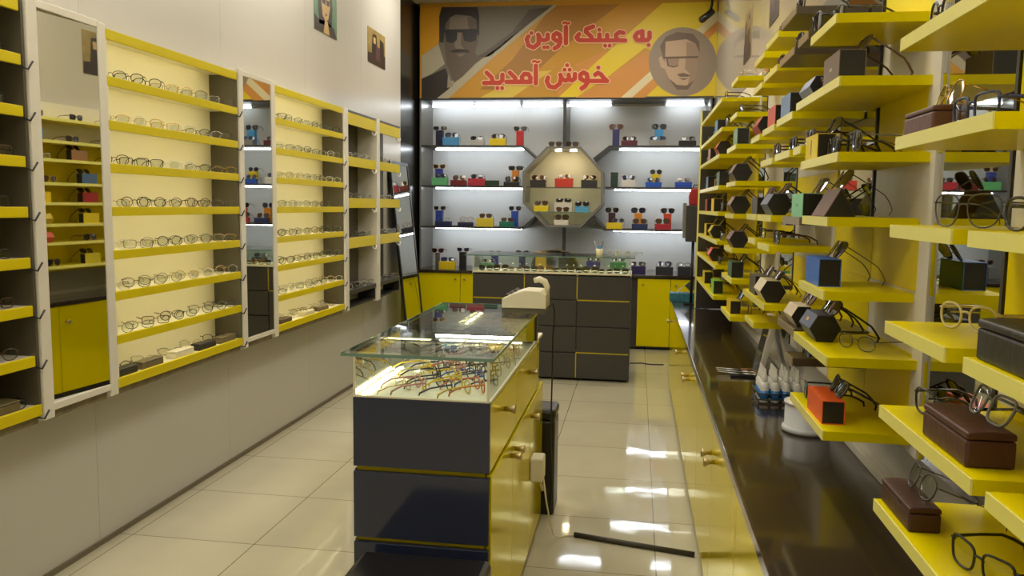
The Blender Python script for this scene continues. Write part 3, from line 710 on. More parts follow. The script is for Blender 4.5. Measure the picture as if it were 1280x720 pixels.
B('glass_front', GLASS, ch, X0+.01, X3-.01, YC0+.0055, YC0+.0105, .9855, 1.1335); B('glass_back', GLASS, ch, X0+.01, X3-.01, YC1-.011, YC1-.006, .9855, 1.1335)
for x in (X0+.003, X3-.012): B('glass_side', GLASS, ch, x, x+.005, YC0+.012, YC1-.012, .9855, 1.1335); B('corner_post', WHITE, ch, x, x+.008, YC0+.002, YC0+.0055, .9855, 1.1335)
B('glass_divider', GLASS, ch, -.746, -.742, YC0+.02, YC1-.02, .9855, 1.1335)
B('light_strip', LEDY, ch, X0+.02, X3-.02, YC0+.013, YC0+.025, .9855, .990)
for k in range(10):
    x = X0+.10+k*.14; fc = ['black','brown','grey','black','gold','tortoise','black','black','brown','black'][k]
    glasses(['wayfarer','big','oval'][k % 3], fc, 'dark' if k not in (2,4) else 'brown', (x, YC0+.14+.02*(k % 2), .9855), .1*((k % 3)-1), '%s sunglasses, %s from left, front row inside the far glass case' % (fc, ORF[k]), 'sunglasses in the far glass case', 0, None, True, 1.05)
# things on the chest glass
dome = thing('display_tray', 'big dark oval tray of sunglasses behind the glass-topped chest', 'tray', (at(693,330,y=9.15).x, 9.2, WC))
dm = MB(); n = 24
prof = [(.26*math.cos(PI*i/n), .245*math.sin(PI*i/n)**.6) for i in range(n+1)]
dm.prism([(a,-.02,b) for a, b in prof],(0,.04,0)); dm.build('tray_board', mat('olive_tray',(70,68,52),.5,noise=.3,scale=30), dome)
MB().tube([(a,-.025,b+.004) for a, b in prof], .012, 6).build('rim', mat('tray_rim',(96,84,60),.4,noise=.3,scale=50), dome)
for k in range(5):
    an = PI*(.2+.15*k); lb = ORF[k]
    glasses('big', 'black' if k % 2 else 'brown', 'dark', (dome.location.x+.2*math.cos(PI-an), 9.145, WC+.08+.11*math.sin(an)), 0, 'dark sunglasses clipped on the oval tray, %s from left' % lb, 'sunglasses on the oval tray', .25)
yb = upright_box('amber yellow upright box before the oval tray', (at(675.5,330,y=9.05).x, 9.10, WC), .12, .05, .23, (226,180,50))
o = thing('tool_cup', 'white cup with a blue card and pens on the chest glass', 'cup', (at(749,325,y=7.6).x, 7.6, 1.1425))
MB().lathe([(.03,0),(.034,.06),(.031,.06),(.028,.004)],(0,0,0),16).build('cup', CREAM, o); MB().tube([(-.012,0,.006),(-.05,.01,.13)], .003, 6).build('pen', STEEL, o); MB().tube([(.01,0,.006),(.03,.0,.13)], .005, 6).build('pen', BLACK, o); MB().prism([(-.02,-.006,.03),(.016,-.006,.03),(.02,-.006,.09),(-.02,-.006,.09)],(0,.002,0)).build('card', boxmat((92,150,196)), o)
for k, px in enumerate((766,778,790)):
    glasses(['round','square','oval'][k], 'clear' if k != 1 else 'cream', 'clear', (at(px,325,y=7.62).x, 7.62, 1.1425), .3-.3*k, 'pale clear eyeglasses on the far chest glass, %s from left' % ORF[k], 'eyeglasses on the far chest glass')

# ================================================================== ISLAND SHOWCASE
IX0, IX1, IY0, IY1 = -.905, -.447, 2.48, 3.95
isl = thing('glass_topped_island', 'glass-topped display island with slate drawers and yellow side doors', 'showcase')
B('carcass', YELM, isl, IX0+.006, IX1-.018, IY0+.022, IY1, .03, .955)
B('plinth', BLACK, isl, IX0+.03, IX1-.04, IY0+.05, IY1-.03, 0, .03)
for z0, z1 in ((.735,.968),(.492,.718),(.25,.476),(.035,.234)):
    B('drawer_front', NAVYD, isl, IX0, IX1, IY0, IY0+.021, z0, z1, .003)
    B('side_strip', NAVYD, isl, IX0-.002, IX0+.005, IY0+.0215, IY1, z0, z1)
B('case_bed', mat('pearl_bed',(232,226,206),.4,noise=.05,scale=60), isl, IX0, IX1-.002, IY0+.022, IY1, .956, .968)
XS = IX1-.017
for a, b in ((IY0+.023, 3.06),(3.065, 3.80)):
    d = B('side_drawer', YELG, isl, XS, IX1, a, b, .735, .952, .002)
    MB().lathe([(.009,0),(.009,.016),(.017,.036),(.015,.039)],(0,0,0),14).build('knob', KNOB, d, (IX1, (a+b)/2, .875)).rotation_euler = (0,PI/2,0)
for a, b, kn in ((IY0+.023, 2.96, 2.92),(2.965, 3.45, 3.01),(3.455, 3.945, 3.50)):
    d = B('side_door', YELG, isl, XS+.004, IX1+.004, a, b, .035, .722, .002)
    MB().lathe([(.009,0),(.009,.016),(.017,.036),(.015,.039)],(0,0,0),14).build('knob', KNOB, d, (IX1+.004, kn, .66)).rotation_euler = (0,PI/2,0)
GT = 1.128
B('glass_top', GLASS, isl, -.912, -.425, 2.40, 3.76, GT-.009, GT)
for a in ((-.912,-.425,2.397,2.3995),(-.912,-.425,3.7605,3.763)): B('glass_edge', GEDGE, isl, a[0],a[1],a[2],a[3], GT-.0095, GT+.0003)
for a in ((-.9145,-.9125),(-.4245,-.4225)): B('glass_edge', GEDGE, isl, a[0],a[1],2.40,3.76, GT-.0095, GT+.0003)
B('glass_front', GLASS, isl, IX0+.012, IX1-.012, IY0+.003, IY0+.008, .9685, GT-.0095); B('glass_side', GLASS, isl, IX1-.012, IX1-.007, IY0+.009, 3.72, .9685, GT-.0095)
B('glass_side', glass_mat('grey_mirror_glass',(190,190,180),1.2,.25), isl, IX0+.004, IX0+.009, IY0+.009, 3.72, .9685, GT-.0095)
for x in (IX0+.002, IX1-.010): B('corner_strip', CREAM, isl, x, x+.008, IY0-.001, IY0+.0025, .9685, GT-.0095)
B('frame_strip', CREAM, isl, IX0+.01, IX1-.01, IY0-.001, IY0+.0025, GT-.018, GT-.0095); B('frame_strip', CREAM, isl, IX0+.01, IX1-.01, IY0-.001, IY0+.0025, .9685, .974)
B('light_strip', LEDY, isl, IX0+.02, IX0+.034, IY0+.03, 2.95, .97, .976)
B('end_panel', MIRR, isl, IX0+.012, IX1-.03, 3.545, 3.55, .97, GT-.01); B('light_strip', LEDY, isl, IX0+.03, IX1-.05, 3.532, 3.540, .98, .984)
B('dark_reflection_box', DARK, isl, IX0+.004, IX1-.002, 3.70, 3.755, .9685, GT-.0095)  # dark box stands in for the dark reflection at the far corner
GI = 'eyeglasses laid out in the island showcase'
cols = ['gold','silver','brown','clear','tortoise','grey','yellow','navy','orange','black','pink','blue']
nm = {'gold':'thin gold','silver':'thin silver','clear':'pale clear','tortoise':'tortoiseshell'}
for r, y in enumerate((2.635,2.775,2.915,3.055,3.195,3.335)):
    for c_ in range(5):
        x = IX0+.135+c_*.066+(r % 2)*.012
        fc = {(0,4):'orange',(0,3):'yellow',(1,4):'navy',(1,3):'blue',(0,0):'gold',(2,0):'yellow',(3,4):'black',(4,4):'yellow',(5,4):'orange'}.get((r,c_)) or random.choice(cols)
        sy = random.choice(STL)
        glasses(sy, fc, 'clear', (x+random.uniform(-.008,.008), y+random.uniform(-.015,.015), .9685), 2.2+random.uniform(-.15,.15), '%s %s eyeglasses, %s from left, %s row, island showcase' % (nm.get(fc,fc), sy, ORF[c_], ORF[r]), GI, 0, .0026 if fc not in ('gold','silver') else .0017, True, .95)

# card terminal on the island
o = thing('desk_phone', 'cream desk phone with a curved handset rising at its right end', 'phone', (-.475, 3.53, GT+.0005))
MB().prism([(-.10,-.075,.022),(.095,-.075,.022),(.095,-.075,.085),(.07,-.075,.10),(.0,-.075,.102),(-.055,-.075,.085),(-.10,-.075,.062)],(0,.15,0)).build('body', CREAM, o, None, .004)
B('foot_plate', mat('grey_base',(96,88,70),.4,noise=.05), o, -.10, .09, -.07, .07, 0, .0215)
ke = MB()
for k in range(3):
    for j in range(4):
        x = -.088+.016*k*1.2; ke.box(x, x+.010, -.05+j*.024, -.034+j*.024, .071+.010*k*1.1, .079+.010*k*1.1)
ke.build('keypad', mat('dark_keys',(60,54,44),.5,noise=.1), o)
MB().tube([(.092,-.02,.084),(.093,-.02,.115),(.082,-.02,.138),(.058,-.02,.148),(.034,-.02,.141)], [.012,.013,.014,.014,.011], 10).build('handset', CREAM, o)
tag(MB().tube([(-.376,3.535,1.150),(-.36,3.54,1.168),(-.352,3.55,1.13),(-.36,3.58,1.02),(-.37,3.68,.80),(-.385,3.8,.5),(-.39,3.98,.2),(-.40,4.0,.015)], .004, 6).build('phone_cord', BLACK), 'black cord running from the cream phone down the far corner of the island', 'cord')
# wall plug adapter on the side
o = thing('power_adapter', 'white power adapter box fixed on the yellow island side', 'adapter', (IX1+.0045, 3.52, .42))
B('adapter_body', CREAM, o, 0, .06, -.05, .05, -.055, .055, .008); MB().tube([(.04,0,-.055),(.055,.01,-.11)], .007, 6).build('strain_relief', CREAM, o)
tag(MB().tube([(-.388,3.53,.38),(-.375,3.56,.25),(-.36,3.62,.12),(-.35,3.70,.03),(-.33,3.74,.006),(-.29,3.77,.006),(-.262,3.775,.006)], .004, 6).build('adapter_cord', CREAM), 'thin white cord from the adapter down to the black floor tube', 'cord')
tag(MB().tube([(-.257,3.772,.0125),(-.1,3.735,.0125),(.305,3.645,.0125)], .0122, 10).build('cable_tube', mat('grey_tube',(58,52,44),.5,noise=.1)), 'dark grey cable tube lying across the floor to the counter', 'tube')
tag(MB().tube([(-.03,8.2,.006),(.08,8.24,.006),(.18,8.19,.006),(.31,8.2,.006)], .0055, 6).build('floor_cable', BLACK), 'black cable on the floor before the back right cabinet', 'cable')
# bin behind the island
o = thing('waste_bin', 'tall black bin standing behind the far end of the island', 'bin', (-.47, 4.12, 0))
B('bin_body', BLACK, o, -.08, .085, -.10, .10, 0, .50, .012); B('lid', BLACK, o, -.083, .088, -.103, .103, .501, .56, .02)
# stool in front of the island
o = thing('padded_stool', 'black padded stool in front of the slate drawers', 'stool', (-.64, 2.18, 0))
B('cushion', mat('black_leather',(24,22,24),.3,noise=.15,scale=30), o, -.215, .215, -.26, .25, .40, .475, .02)
B('seat_frame', BLACK, o, -.205, .205, -.25, .24, .36, .3995, .005)
for sx in (-1,1):
    for sy in (-1,1): B('leg', BLACK, o, sx*.18-.015, sx*.18+.015, sy*.21-.015, sy*.21+.015, 0, .36)

# ================================================================== RIGHT COUNTER
CX, CZ, CY1 = .32, .785, 7.27
seams = [-.60,.16,.915,1.67,2.42,3.175,3.93,4.685,5.44,6.195,6.95]
tag(B('worktop', STONE, None, CX-.006, XR-.002, -.6, CY1, CZ-.035, CZ, .003), 'long dark glossy worktop running along the right wall', 'worktop')
WN = ['nearest the camera, mostly out of frame','second from the camera','third from the camera','fourth from the camera','at the far end of the counter']
for u in range(5):
    a, b = seams[2*u], (seams[2*u+2] if u < 4 else CY1-.01)
    o = thing('counter_cabinet', 'yellow two-door cabinet under the right worktop, '+WN[u], 'cabinet', group='yellow cabinets under the right worktop')
    B('carcass', DARK, o, CX+.02, XR-.004, a+.002, b-.002, .05, CZ-.037); B('plinth', BLACK, o, CX+.03, XR-.004, a+.002, b-.002, 0, .05)
    mid = seams[2*u+1] if u < 4 else (a+b)/2
    if u == 4: mid = 6.95
    for p, q, kn in ((a+.003, mid-.0015, mid-.06),(mid+.0015, b-.003, mid+.06)):
        if u == 4: kn = p+.06
        d = B('door', YELG, o, CX, CX+.0195, p, q, .052, CZ-.037, .0015)
        MB().lathe([(.009,0),(.009,.014),(.020,.036),(.018,.039)],(0,0,0),14).build('knob', KNOB, d, (CX, kn, .62)).rotation_euler = (0,-PI/2,0)

# ================================================================== RIGHT WALL PANELLING AND MIRRORS
PX = .70
RZ = [.99, 1.045, 1.235, 1.395, 1.57, 1.735, 1.92, 2.08, 2.25, 2.40]
def column(label, y0, y1, pat, white_post=None):
    o = thing('panel_column', label, 'wall panel')
    for i in range(1, len(pat)+1):
        m = {'y':YELP,'w':WHITE,'d':DARKB}[pat[i-1]]
        B('panel', m, o, PX, XR-.001, y0, y1, RZ[i]+(0 if i > 1 else -.055), RZ[i+1]-.001)
    if white_post: B('post', WHITE, o, PX-.006, PX-.0005, white_post[0], white_post[1], .99, 2.4)
    return o
#          bands bottom->top: 1.045-1.235,1.235-1.395,1.395-1.57,1.57-1.735,1.735-1.92,1.92-2.08,2.08-2.25,2.25-2.4
column('banded yellow and white wall column nearest the camera', .3, 1.655, 'ywywyyyy')
column('banded yellow and white wall column, second from the camera', 2.055, 2.55, 'ywywywyw', (2.056,2.13))
column('yellow wall column under the short strip mirror', 2.555, 3.02, 'yyy')
column('banded wall column beyond the short strip mirror', 3.025, 3.75, 'wywywywd')
column('banded wall column, fourth from the camera', 4.15, 4.70, 'ywyywywy')
column('yellow wall column at the far end of the shelves', 4.98, 6.60, 'yyyyyyww')
for y0, y1, z0, lb in ((1.66,2.05,.99,'tall strip mirror behind the nearest yellow shelves'),(2.57,3.015,1.572,'short strip mirror above the yellow wall column'),(3.755,4.145,.99,'strip mirror behind the third group of yellow shelves'),(4.705,4.975,.99,'strip mirror nearest the far yellow shelves')):
    o = thing('strip_mirror', lb, 'mirror')
    B('mirror_glass', MIRR, o, PX+.004, PX+.01, y0, y1, z0, 2.399); B('backing', DARK, o, PX+.0105, XR-.001, y0, y1, z0, 2.399)
    B('edge_strip', DARK, o, PX-.004, PX+.0035, y0, y0+.012, z0, 2.399)
o = thing('end_panel', 'dark panel closing the far end of the right shelves', 'panel')
B('board', DARK, o, .49, XR-.002, 6.62, 6.64, .79, 2.36); B('edge_band', YEDGE, o, .478, .4895, 6.62, 6.64, .79, 2.36)
tag(B('splashback', WALLP, None, XR-.022, XR-.001, -.2, 6.60, CZ+.0005, .985), 'pale splashback board between right worktop and shelves', 'board')
tag(B('splashback_ledge', WHITE, None, XR-.06, XR-.0225, -.2, 6.60, CZ+.0005, CZ+.03, .002), 'narrow white ledge strip along the back of the right worktop', 'strip')

# ---- shelves
SX = .48
def shelf(y0, y1, z, label, m=YEL, x0=SX):
    o = thing('wall_shelf', label, 'shelf', (0,0,0), 0, 'shelves on the right wall')
    t = .024
    B('board', m, o, x0+.004, PX-.0006, y0, y1, z-t, z-.0002)
    B('edge_band', YEDGE if m is YEL else mat('brown_edge_lit',(150,136,104),.3,noise=.05), o, x0, x0+.0035, y0, y1, z-t, z-.0002)  # front edge coloured paler than the board to stand for light falling on it
    return o
WH = {'A':'nearest shelf stack','B':'second shelf stack','C':'third shelf stack','D':'fourth shelf stack','E':'fifth shelf stack','F':'sixth shelf stack','G':'seventh shelf stack','H':'farthest shelf stack'}
SH = {}
def SHF(g, z, y0, y1, m=YEL, note=''):
    SH.setdefault(g, []).append((z, y0, y1, m))
for a in (('A',1.92,1.20,1.645),('A',1.737,1.215,1.64),('A',1.572,1.335,1.64),('A',1.387,1.33,1.635),('A',1.22,1.20,1.64),('A',1.03,1.10,1.64),
          ('B',2.09,2.18,2.48),('B',1.925,2.11,2.655),('B',1.74,2.09,2.54),('B',1.58,2.16,2.48),('B',1.39,2.16,2.48),('B',1.23,2.09,2.52),('B',1.04,2.09,2.53),
          ('C',2.12,2.53,2.67,BRSH),('C',1.79,2.56,2.67),('C',1.575,2.52,2.80,BRSH),('C',1.235,2.53,2.80,BRSH),('C',1.145,2.53,2.65,BRSH),
          ('D',2.24,2.74,3.00,BRSH),('D',2.115,2.74,3.00,BRSH),('D',1.91,2.72,3.01),('D',1.79,2.74,3.02),
          ('E',2.235,3.07,3.34),('E',2.115,3.06,3.36),('E',1.905,3.07,3.34),('E',1.785,3.08,3.35),('E',1.575,3.05,3.38),('E',1.465,3.07,3.34),('E',1.24,3.12,3.72),('E',1.135,3.37,3.62),
          ('F',2.22,3.39,3.65),('F',2.105,3.41,3.65),('F',1.90,3.42,3.66),('F',1.575,3.42,3.70),('F',1.475,3.42,3.62),
          ('G',2.26,4.25,4.51),('G',2.08,4.23,4.53),('G',1.92,4.21,4.62),('G',1.735,4.18,4.58),('G',1.57,4.20,4.60),('G',1.395,4.22,4.58),('G',1.24,4.18,4.65),('G',1.05,4.18,4.62),
          ('H',2.255,5.02,6.55),('H',2.075,4.95,6.55),('H',1.925,5.07,6.56),('H',1.735,5.05,6.50),('H',1.575,5.0,6.55),('H',1.40,5.01,6.50),('H',1.25,5.04,6.60),('H',1.055,5.10,6.50)):
    SHF(*a)
ROWN = {}
for g, L in SH.items():
    L.sort(key=lambda s: -s[0])
    for i, (z, y0, y1, m) in enumerate(L):
        ROWN[(g, z)] = i
        shelf(y0, y1, z, '%s wall shelf, %s from top, %s on right wall' % ('yellow' if m is YEL else 'dark brown', ORF[i], WH[g]), m)
shelf(.75, 1.27, 1.5715, 'yellow wall shelf at the right photo edge, at eye level'); shelf(.75, 1.255, 1.387, 'yellow wall shelf at the right photo edge, holding the black soft case')
shelf(.75, 1.15, 1.22, 'yellow wall shelf at the right photo edge, beneath the black soft case shelf'); shelf(.75, 1.10, 1.737, 'yellow wall shelf at the right photo edge, above eye level')

GR = 'sunglasses and eyeglasses on the right wall shelves'; GRB = 'boxes and cases on the right wall shelves'
def wh(g, z): return '%s shelf down, %s' % (ORF[ROWN[(g, z)]], WH[g])
def mark(o, kind, W, H, col, tall):
    m_ = boxmat(col); a, b = (.004,.022) if tall else (.013,.004)
    if kind == 'box': P = [(-a,W/2+.0006,H*.5-b),(a,W/2+.0006,H*.5-b),(a,W/2+.0006,H*.5+b),(-a,W/2+.0006,H*.5+b)]
    else:
        r = H/1.732; ct = Vector((0, r*.75, r*1.299)); n_ = Vector((0,.866,.5)); t_ = Vector((0,-.5,.866)); ct = ct+n_*.0008
        P = [ct+Vector((q*.012,0,0))+t_*(w_*.005) for q, w_ in ((-1,-1),(1,-1),(1,1),(-1,1))]
    MB().prism(P, (0,.0004,0)).build('logo_mark', m_, o)
def onbox(kind, g, z, yc, col, cn, st=None, fc=None, lc=None, L=.17, W=.055, H=.068, end=(22,20,18), xo=.012, where=None, gy=0, pitch=None, gname=None, mk=None, tall=False):
    """box, hexagonal or leather case with its long side along the shelf edge; optional glasses on it"""
    w = where or wh(g, z); x = SX + xo + W/2
    if kind == 'box':
        o_ = case_box('%s glasses box, %s' % (cn, w), (x,yc,z), (L,W,H), col, end, PI/2, GRB); top = H
        if mk: mark(o_, kind, W, H, mk, tall)
    elif kind == 'hex':
        o_ = hex_case('%s hexagonal case, %s' % (cn, w), (x,yc,z), L, H/1.732, col, end, PI/2, GRB); top = H
        if mk: mark(o_, kind, W, H, mk, tall)
    elif kind == 'tri': tri_case('%s triangular case, %s' % (cn, w), (x,yc,z), L, W*1.25, H, col, end, PI/2); top = H
    else: hard_case('%s leather case, %s' % (cn, w), (x,yc,z), L, W, H, col, PI/2, GRB); top = H
    if st:
        off = {'box':W/2-.012,'hex':.012,'tri':.0,'case':W/2-.02}[kind]
        p = -math.asin(min(.9, top/.145)) if pitch is None else pitch
        nmg = 'eyeglasses' if lc == 'clear' else 'sunglasses'
        glasses(st, fc, lc, (x+off, yc+gy, z+top+.001), -PI/2, '%s %s on the %s %s, %s' % (gname or fc, nmg, cn, {'box':'box','hex':'case','tri':'case','case':'case'}[kind], w), GR, p, None, True, 1.05)
def lone(g, z, yc, st, fc, lc, xo=.035, rz=0, where=None, gname=None, pitch=0, dz=0, sc=1.05):
    w = where or wh(g, z); nmg = 'eyeglasses' if lc == 'clear' else 'sunglasses'
    glasses(st, fc, lc, (SX+xo, yc, z+dz+.0003), -PI/2+rz, '%s %s standing on bare shelf, %s' % (gname or fc, nmg, w), GR, pitch, None, True, sc)
ED = 'right photo edge'
# A: nearest stack
lone('A',1.92,1.55,'round','black','clear')
onbox('case','A',1.737,1.56,(92,58,48),'maroon brown','round','gold','clear',.15,.06,.042); lone('A',1.737,1.37,'square','navy','clear',.03,.12,gname='dark navy')
lone('A',1.572,1.415,'aviator','gunmetal','clear',.045,.38,gname='gradient-lensed')
lone('A',1.387,1.52,'pantos','cream','clear',.10,.4,gname='cream clear')
lone('A',1.22,1.535,'wayfarer','black','clear',.07,.35); onbox('case','A',1.22,1.345,(74,40,32),'dark brown','wayfarer','grey','clear',.185,.07,.055,gy=-.01)
onbox('case','A',1.03,1.555,(66,36,30),'deep brown','pantos','gunmetal','clear',.165,.055,.045); lone('A',1.03,1.30,'wayfarer','black','clear',.06,.3)
lone(None,1.5715,1.18,'pantos','black','clear',.05,.3,where='at eye level by right photo edge')
onbox('case',None,1.387,1.135,(40,36,32),'black soft','round','black','clear',.22,.09,.06,where='right photo edge')
# B
lone('B',2.09,2.35,'wayfarer','black','dark'); onbox('box','B',1.925,2.26,(112,96,80),'grey-brown','wayfarer','brown','dark',.17,.065,.075,mk=(190,176,150))
lone('B',1.925,2.43,'wayfarer','brown','dark',.03); onbox('hex','B',1.925,2.57,(128,136,168),'pale blue',None,L=.16,H=.06)
onbox('box','B',1.74,2.46,(226,200,20),'yellow','aviator','black','dark',.16,.05,.07,mk=(150,130,20),tall=True); lone('B',1.74,2.29,'wayfarer','black','dark',.03); lone('B',1.74,2.17,'aviator','gunmetal','dark',.05)
onbox('tri','B',1.58,2.30,(92,62,44),'brown','big','gunmetal','brown',.16,.065,.075)
onbox('box','B',1.39,2.365,(56,104,190),'blue','aviator','gunmetal','dark',.17,.058,.075)
onbox('hex','B',1.23,2.40,(74,80,104),'navy','shield','black','brown',.15,.055,.075,xo=.02,mk=(206,160,70)); onbox('hex','C',1.235,2.64,(196,180,148),'beige','aviator','tortoise','brown',.14,.055,.065,xo=.01)
lone('B',1.23,2.22,'oval','gunmetal','clear',.10,.5)
onbox('box','B',1.04,2.25,(226,92,30),'orange','wayfarer','black','dark',.18,.058,.062); lone('B',1.04,2.43,'wayfarer','black','dark',.03)
# C, D, E, F
lone('C',1.79,2.61,'wayfarer','brown','dark',.03); lone('C',2.12,2.60,'big','black','dark',.03)
onbox('box','C',1.575,2.63,(140,206,160),'mint green','aviator','gunmetal','dark',.17,.06,.072,mk=(96,160,120))
lone('C',1.145,2.59,'aviator','black','dark',.05)
lone('D',2.24,2.86,'wayfarer','black','dark',.03); lone('D',2.115,2.86,'big','brown','dark',.03)
onbox('box','D',1.91,2.92,(110,138,178),'steel blue','wayfarer','navy','dark',.17,.06,.075); lone('D',1.79,2.88,'wayfarer','black','dark',.03)
lone('E',2.235,3.2,'pantos','brown','dark',.03); lone('E',2.115,3.2,'wayfarer','brown','dark',.03)
onbox('box','E',1.905,3.21,(206,88,52),'brick orange','wayfarer','brown','dark',.17,.055,.075); lone('E',1.785,3.2,'aviator','tortoise','brown',.03)
onbox('hex','E',1.575,3.2,(96,104,126),'slate blue','wayfarer','black','dark',.17,.06,.08); lone('E',1.465,3.18,'wayfarer','brown','dark',.04)
onbox('hex','E',1.24,3.26,(206,196,160),'ivory white','shield','gunmetal','dark',.17,.06,.085); onbox('box','E',1.24,3.52,(84,78,58),'olive grey','wayfarer','brown','dark',.17,.06,.08)
lone('F',2.22,3.52,'pantos','brown','dark',.03); lone('F',2.105,3.52,'wayfarer','tortoise','dark',.03); onbox('hex','F',1.90,3.54,(160,44,32),'dark red','wayfarer','brown','dark',.16,.055,.075)
onbox('box','F',1.575,3.56,(70,62,48),'dark taupe','wayfarer','black','dark',.16,.055,.07); lone('F',1.475,3.52,'square','black','clear',.04)
# G
lone('G',2.26,4.36,'square','silver','clear',.03); lone('G',2.08,4.36,'wayfarer','black','clear',.03)
onbox('box','G',1.92,4.36,(126,160,132),'sage green','wayfarer','brown','dark',.17,.06,.085); lone('G',1.92,4.55,'wayfarer','gunmetal','dark',.03)
onbox('hex','G',1.735,4.34,(116,102,84),'taupe','wayfarer','black','dark',.17,.06,.09); onbox('hex','G',1.57,4.36,(120,86,60),'brown','wayfarer','brown','dark',.17,.06,.09)
onbox('hex','G',1.395,4.36,(112,76,66),'dusky brown','wayfarer','black','dark',.17,.06,.085); onbox('box','G',1.24,4.37,(64,104,84),'bottle green','wayfarer','brown','dark',.17,.06,.08)
onbox('box','G',1.05,4.36,(222,196,24),'yellow','aviator','black','dark',.17,.055,.07); lone('G',1.05,4.25,'aviator','gunmetal','clear',.10)
# H: three to a shelf
HS = [(2.255,[('l','black','square','clear',5.12),('l','brown','wayfarer','dark',5.5),('l','black','wayfarer','dark',5.9),('l','grey','pantos','clear',6.3)]),
      (2.075,[('l','gunmetal','aviator','dark',5.05),('box',(96,150,196),'light blue','wayfarer','black','dark',5.45),('l','brown','wayfarer','dark',5.85),('l','black','wayfarer','dark',6.25)]),
      (1.925,[('hex',(170,70,36),'rust red','wayfarer','brown','dark',5.25),('l','clear','square','clear',5.55),('box',(156,112,70),'tan','wayfarer','black','dark',5.9),('l','black','wayfarer','dark',6.3)]),
      (1.735,[('box',(88,112,100),'grey green','wayfarer','black','dark',5.2),('l','gold','aviator','brown',5.6),('box',(78,104,140),'denim blue','wayfarer','black','dark',6.0)]),
      (1.575,[('l','black','aviator','dark',5.12),('box',(230,196,20),'yellow','wayfarer','gunmetal','dark',5.5),('box',(156,40,30),'red','wayfarer','black','dark',6.0)]),
      (1.40,[('l','gunmetal','aviator','dark',5.1),('hex',(196,170,30),'mustard','wayfarer','black','dark',5.5),('box',(220,196,30),'yellow','wayfarer','black','dark',6.0)]),
      (1.25,[('l','black','wayfarer','dark',5.15),('hex',(206,84,50),'orange','wayfarer','brown','dark',5.5),('l','brown','aviator','dark',6.0)]),
      (1.055,[('box',(140,206,70),'lime green','wayfarer','brown','dark',5.3),('l','black','aviator','dark',5.6),('box',(206,190,40),'dull yellow','wayfarer','black','dark',6.0)])]
for z, L in HS:
    for it in L:
        if it[0] == 'l': lone('H', z, it[4], it[2], it[1], it[3], .03)
        else: onbox(it[0], 'H', z, it[6], it[1], it[2], it[3], it[4], it[5], .17, .06, .085)
for g, L in ():
    pass

# ================================================================== THINGS ON THE RIGHT WORKTOP
o = thing('tissue_box', 'teal patterned tissue box at the far end of the right worktop', 'box', (.43, 7.12, CZ))
B('box_body', mat('teal_print',(48,110,124),.5,noise=.6,scale=40), o, -.13, .13, -.07, .07, 0, .075, .003)
tis = MB()
P = [(-.07,-.02,.07),(-.03,-.05,.12),(.03,-.03,.17),(.08,.0,.20),(.10,.03,.12),(.06,.05,.07),(0,.06,.13),(-.05,.04,.1)]
tis.add(P+[(.01,0,.15)], [(i,(i+1) % 8,8) for i in range(8)], 0, True); tis.build('tissue', mat('grey_cloth',(170,160,140),.8,noise=.3,scale=30), o)
o = thing('dark_display_tower', 'dark tower box on a thin post at the far end of the right worktop', 'display tower', (.47, 6.9, CZ))
B('base_plate', BLACK, o, -.06, .06, -.06, .06, 0, .012); MB().tube([(0,0,.012),(0,0,.53)], .012, 8).build('post', BLACK, o)
B('tower_box', DARK, o, -.062, .085, -.08, .08, .53, .83, .004); B('side_plate', mat('grey_side_board',(120,118,112),.3), o, -.09, -.065, -.07, .07, .56, .85, .003)
o = thing('red_gift_bag', 'small red bag sitting on the dark tower box', 'bag', (.482, 6.9, CZ+.8305))
MB().prism([(-.055,-.04,0),(.055,-.04,0),(.06,-.04,.08),(.045,-.04,.145),(-.04,-.04,.14),(-.06,-.04,.08)],(0,.08,0)).build('bag_body', mat('red_foil',(170,36,40),.35,noise=.3,scale=25), o, None, .01)
MB().tube([(-.03,0,.14),(-.02,0,.17),(.02,0,.17),(.03,0,.14)], .004, 6).build('handle', BLACK, o)
# bottle tray
tr = thing('bottle_tray', 'dark tray holding lens cleaner bottles on the right worktop', 'tray', (.615, 3.50, CZ))
B('tray_floor', mat('tray_brown',(60,48,36),.4,noise=.1), tr, -.095, .095, -.085, .085, 0, .006)
rt = MB()
for z in (.02,.045): rt.tube([(-.095,-.085,z),(.095,-.085,z),(.095,.085,z),(-.095,.085,z)], .003, 5, closed=True)
rt.build('rail', BLACK, tr)
blu = mat('bottle_blue',(60,126,190),.25,noise=.2,scale=40); cap = mat('bottle_white',(232,230,220),.3,noise=.03)
for r in range(4):
    for c_ in range(4):
        b = thing('spray_bottle', 'white and blue lens cleaner bottle, %s from left, %s row of the tray' % (ORF[c_], ORF[r]), 'bottle', (.615-.066+c_*.044, 3.50-.062+r*.041, CZ+.0065), 0, 'lens cleaner bottles in the tray')
        MB().lathe([(.017,0),(.018,.004),(.018,.062),(.016,.078),(.009,.086)],n=14).build('bottle_body', cap, b); MB().lathe([(.0184,.012),(.0184,.05)],n=14).build('blue_label', blu, b)
        MB().lathe([(.010,.0865),(.011,.09),(.010,.112),(.006,.118),(.005,.138),(.003,.142)],n=12).build('spray_cap', cap, b)
# round white container
o = thing('round_container', 'white round plastic container under the orange-box shelf', 'container', (.64, 3.03, CZ))
MB().lathe([(.084,0),(.089,.006),(.089,.018),(.083,.022),(.080,.024),(.080,.10),(.076,.104)],n=32).build('bowl', mat('bluish_white_plastic',(200,202,204),.35,noise=.03), o); MB().lathe([(.084,.1045),(.085,.112),(.06,.118)],n=32).build('lid', cap, o)
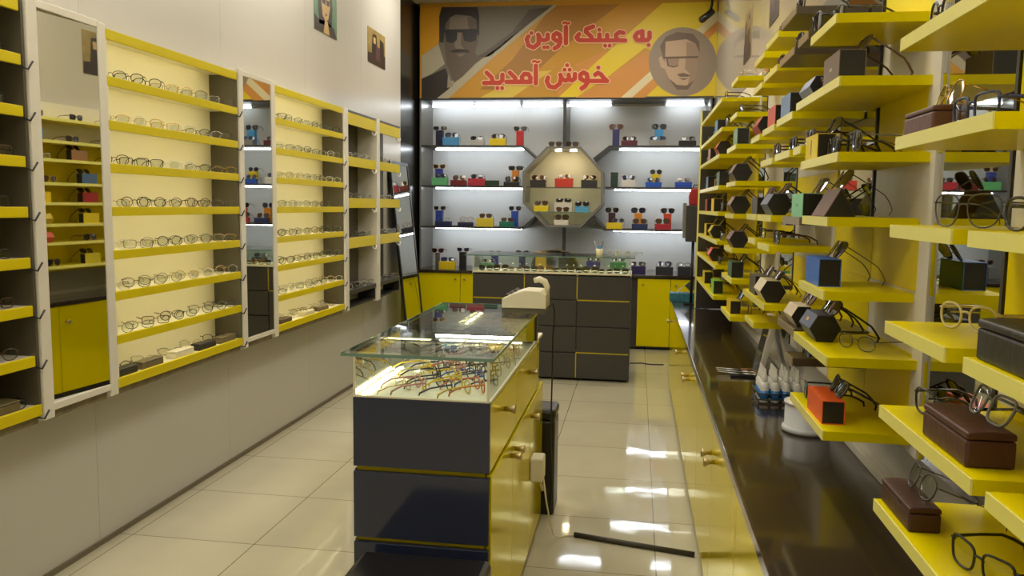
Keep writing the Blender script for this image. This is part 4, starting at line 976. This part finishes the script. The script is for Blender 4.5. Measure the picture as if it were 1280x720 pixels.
# standing table mirror, A shape
o = thing('table_mirror', 'white A-frame table mirror standing on the right worktop', 'mirror', (.655, 4.0, CZ))
MB().prism([(-.07,-.09,0),(-.045,-.09,0),(.02,-.09,.30),(-.005,-.09,.30)],(0,.18,0)).build('front_leaf', WHITE, o, None, .003); MB().prism([(.085,-.07,0),(.10,-.07,0),(.022,-.07,.29),(.012,-.07,.275)],(0,.14,0)).build('back_leaf', WHITE, o, None, .002)
mp_ = MB().prism([(-.0715,-.075,.012),(-.0695,-.075,.012),(-.009,-.075,.29),(-.011,-.075,.29)],(0,.15,0)).build('mirror_glass', MIRR, o)
# tool tray and tools
t0 = thing('tool_tray', 'shallow black tray of small tools on the right worktop', 'tray', (.53, 4.02, CZ))
B('tray_floor', mat('matt_black',(24,23,22),.8,spec=.15,noise=.1), t0, -.06, .09, -.075, .075, 0, .003)
for a in ((-.06,.09,-.075,-.072),(-.06,.09,.072,.075)): B('tray_wall', BLACK, t0, a[0],a[1],a[2],a[3], .003, .010)
for k, (m_, nm_) in enumerate(((STEEL,'steel screwdriver'),(STEEL,'slim steel tweezers'),(mat('wood_handle',(150,104,62),.5,noise=.2),'wooden-handled tool'))):
    y = 3.965+.055*k; b = thing('hand_tool', nm_+' lying in the black tool tray', 'tool', (.53, y, CZ+.009), .08*(k-1))
    MB().tube([(-.12,0,.012),(-.02,0,.0065),(.0,0,.006)], .0022, 6).build('shaft', STEEL, b); MB().tube([(.0,0,.006),(.03,0,.006),(.075,0,.005)], [.004,.006,.005], 8).build('handle', m_, b)

# ================================================================== LIGHT AND LOOK
w = bpy.data.worlds.new('room_world'); C.world = w; w.use_nodes = True
w.node_tree.nodes['Background'].inputs[0].default_value = (.9,.85,.7,1); w.node_tree.nodes['Background'].inputs[1].default_value = .0
C.view_settings.view_transform = 'Standard'; C.view_settings.look = 'None'; C.view_settings.gamma = 1; C.view_settings.exposure = 0.0; C.view_settings.use_curve_mapping = False
C.cycles.use_denoising = True
C.cycles.max_bounces = 10; C.cycles.diffuse_bounces = 4; C.cycles.glossy_bounces = 6; C.cycles.transparent_max_bounces = 24
C.cycles.caustics_reflective = False; C.cycles.caustics_refractive = False; C.cycles.sample_clamp_indirect = 4
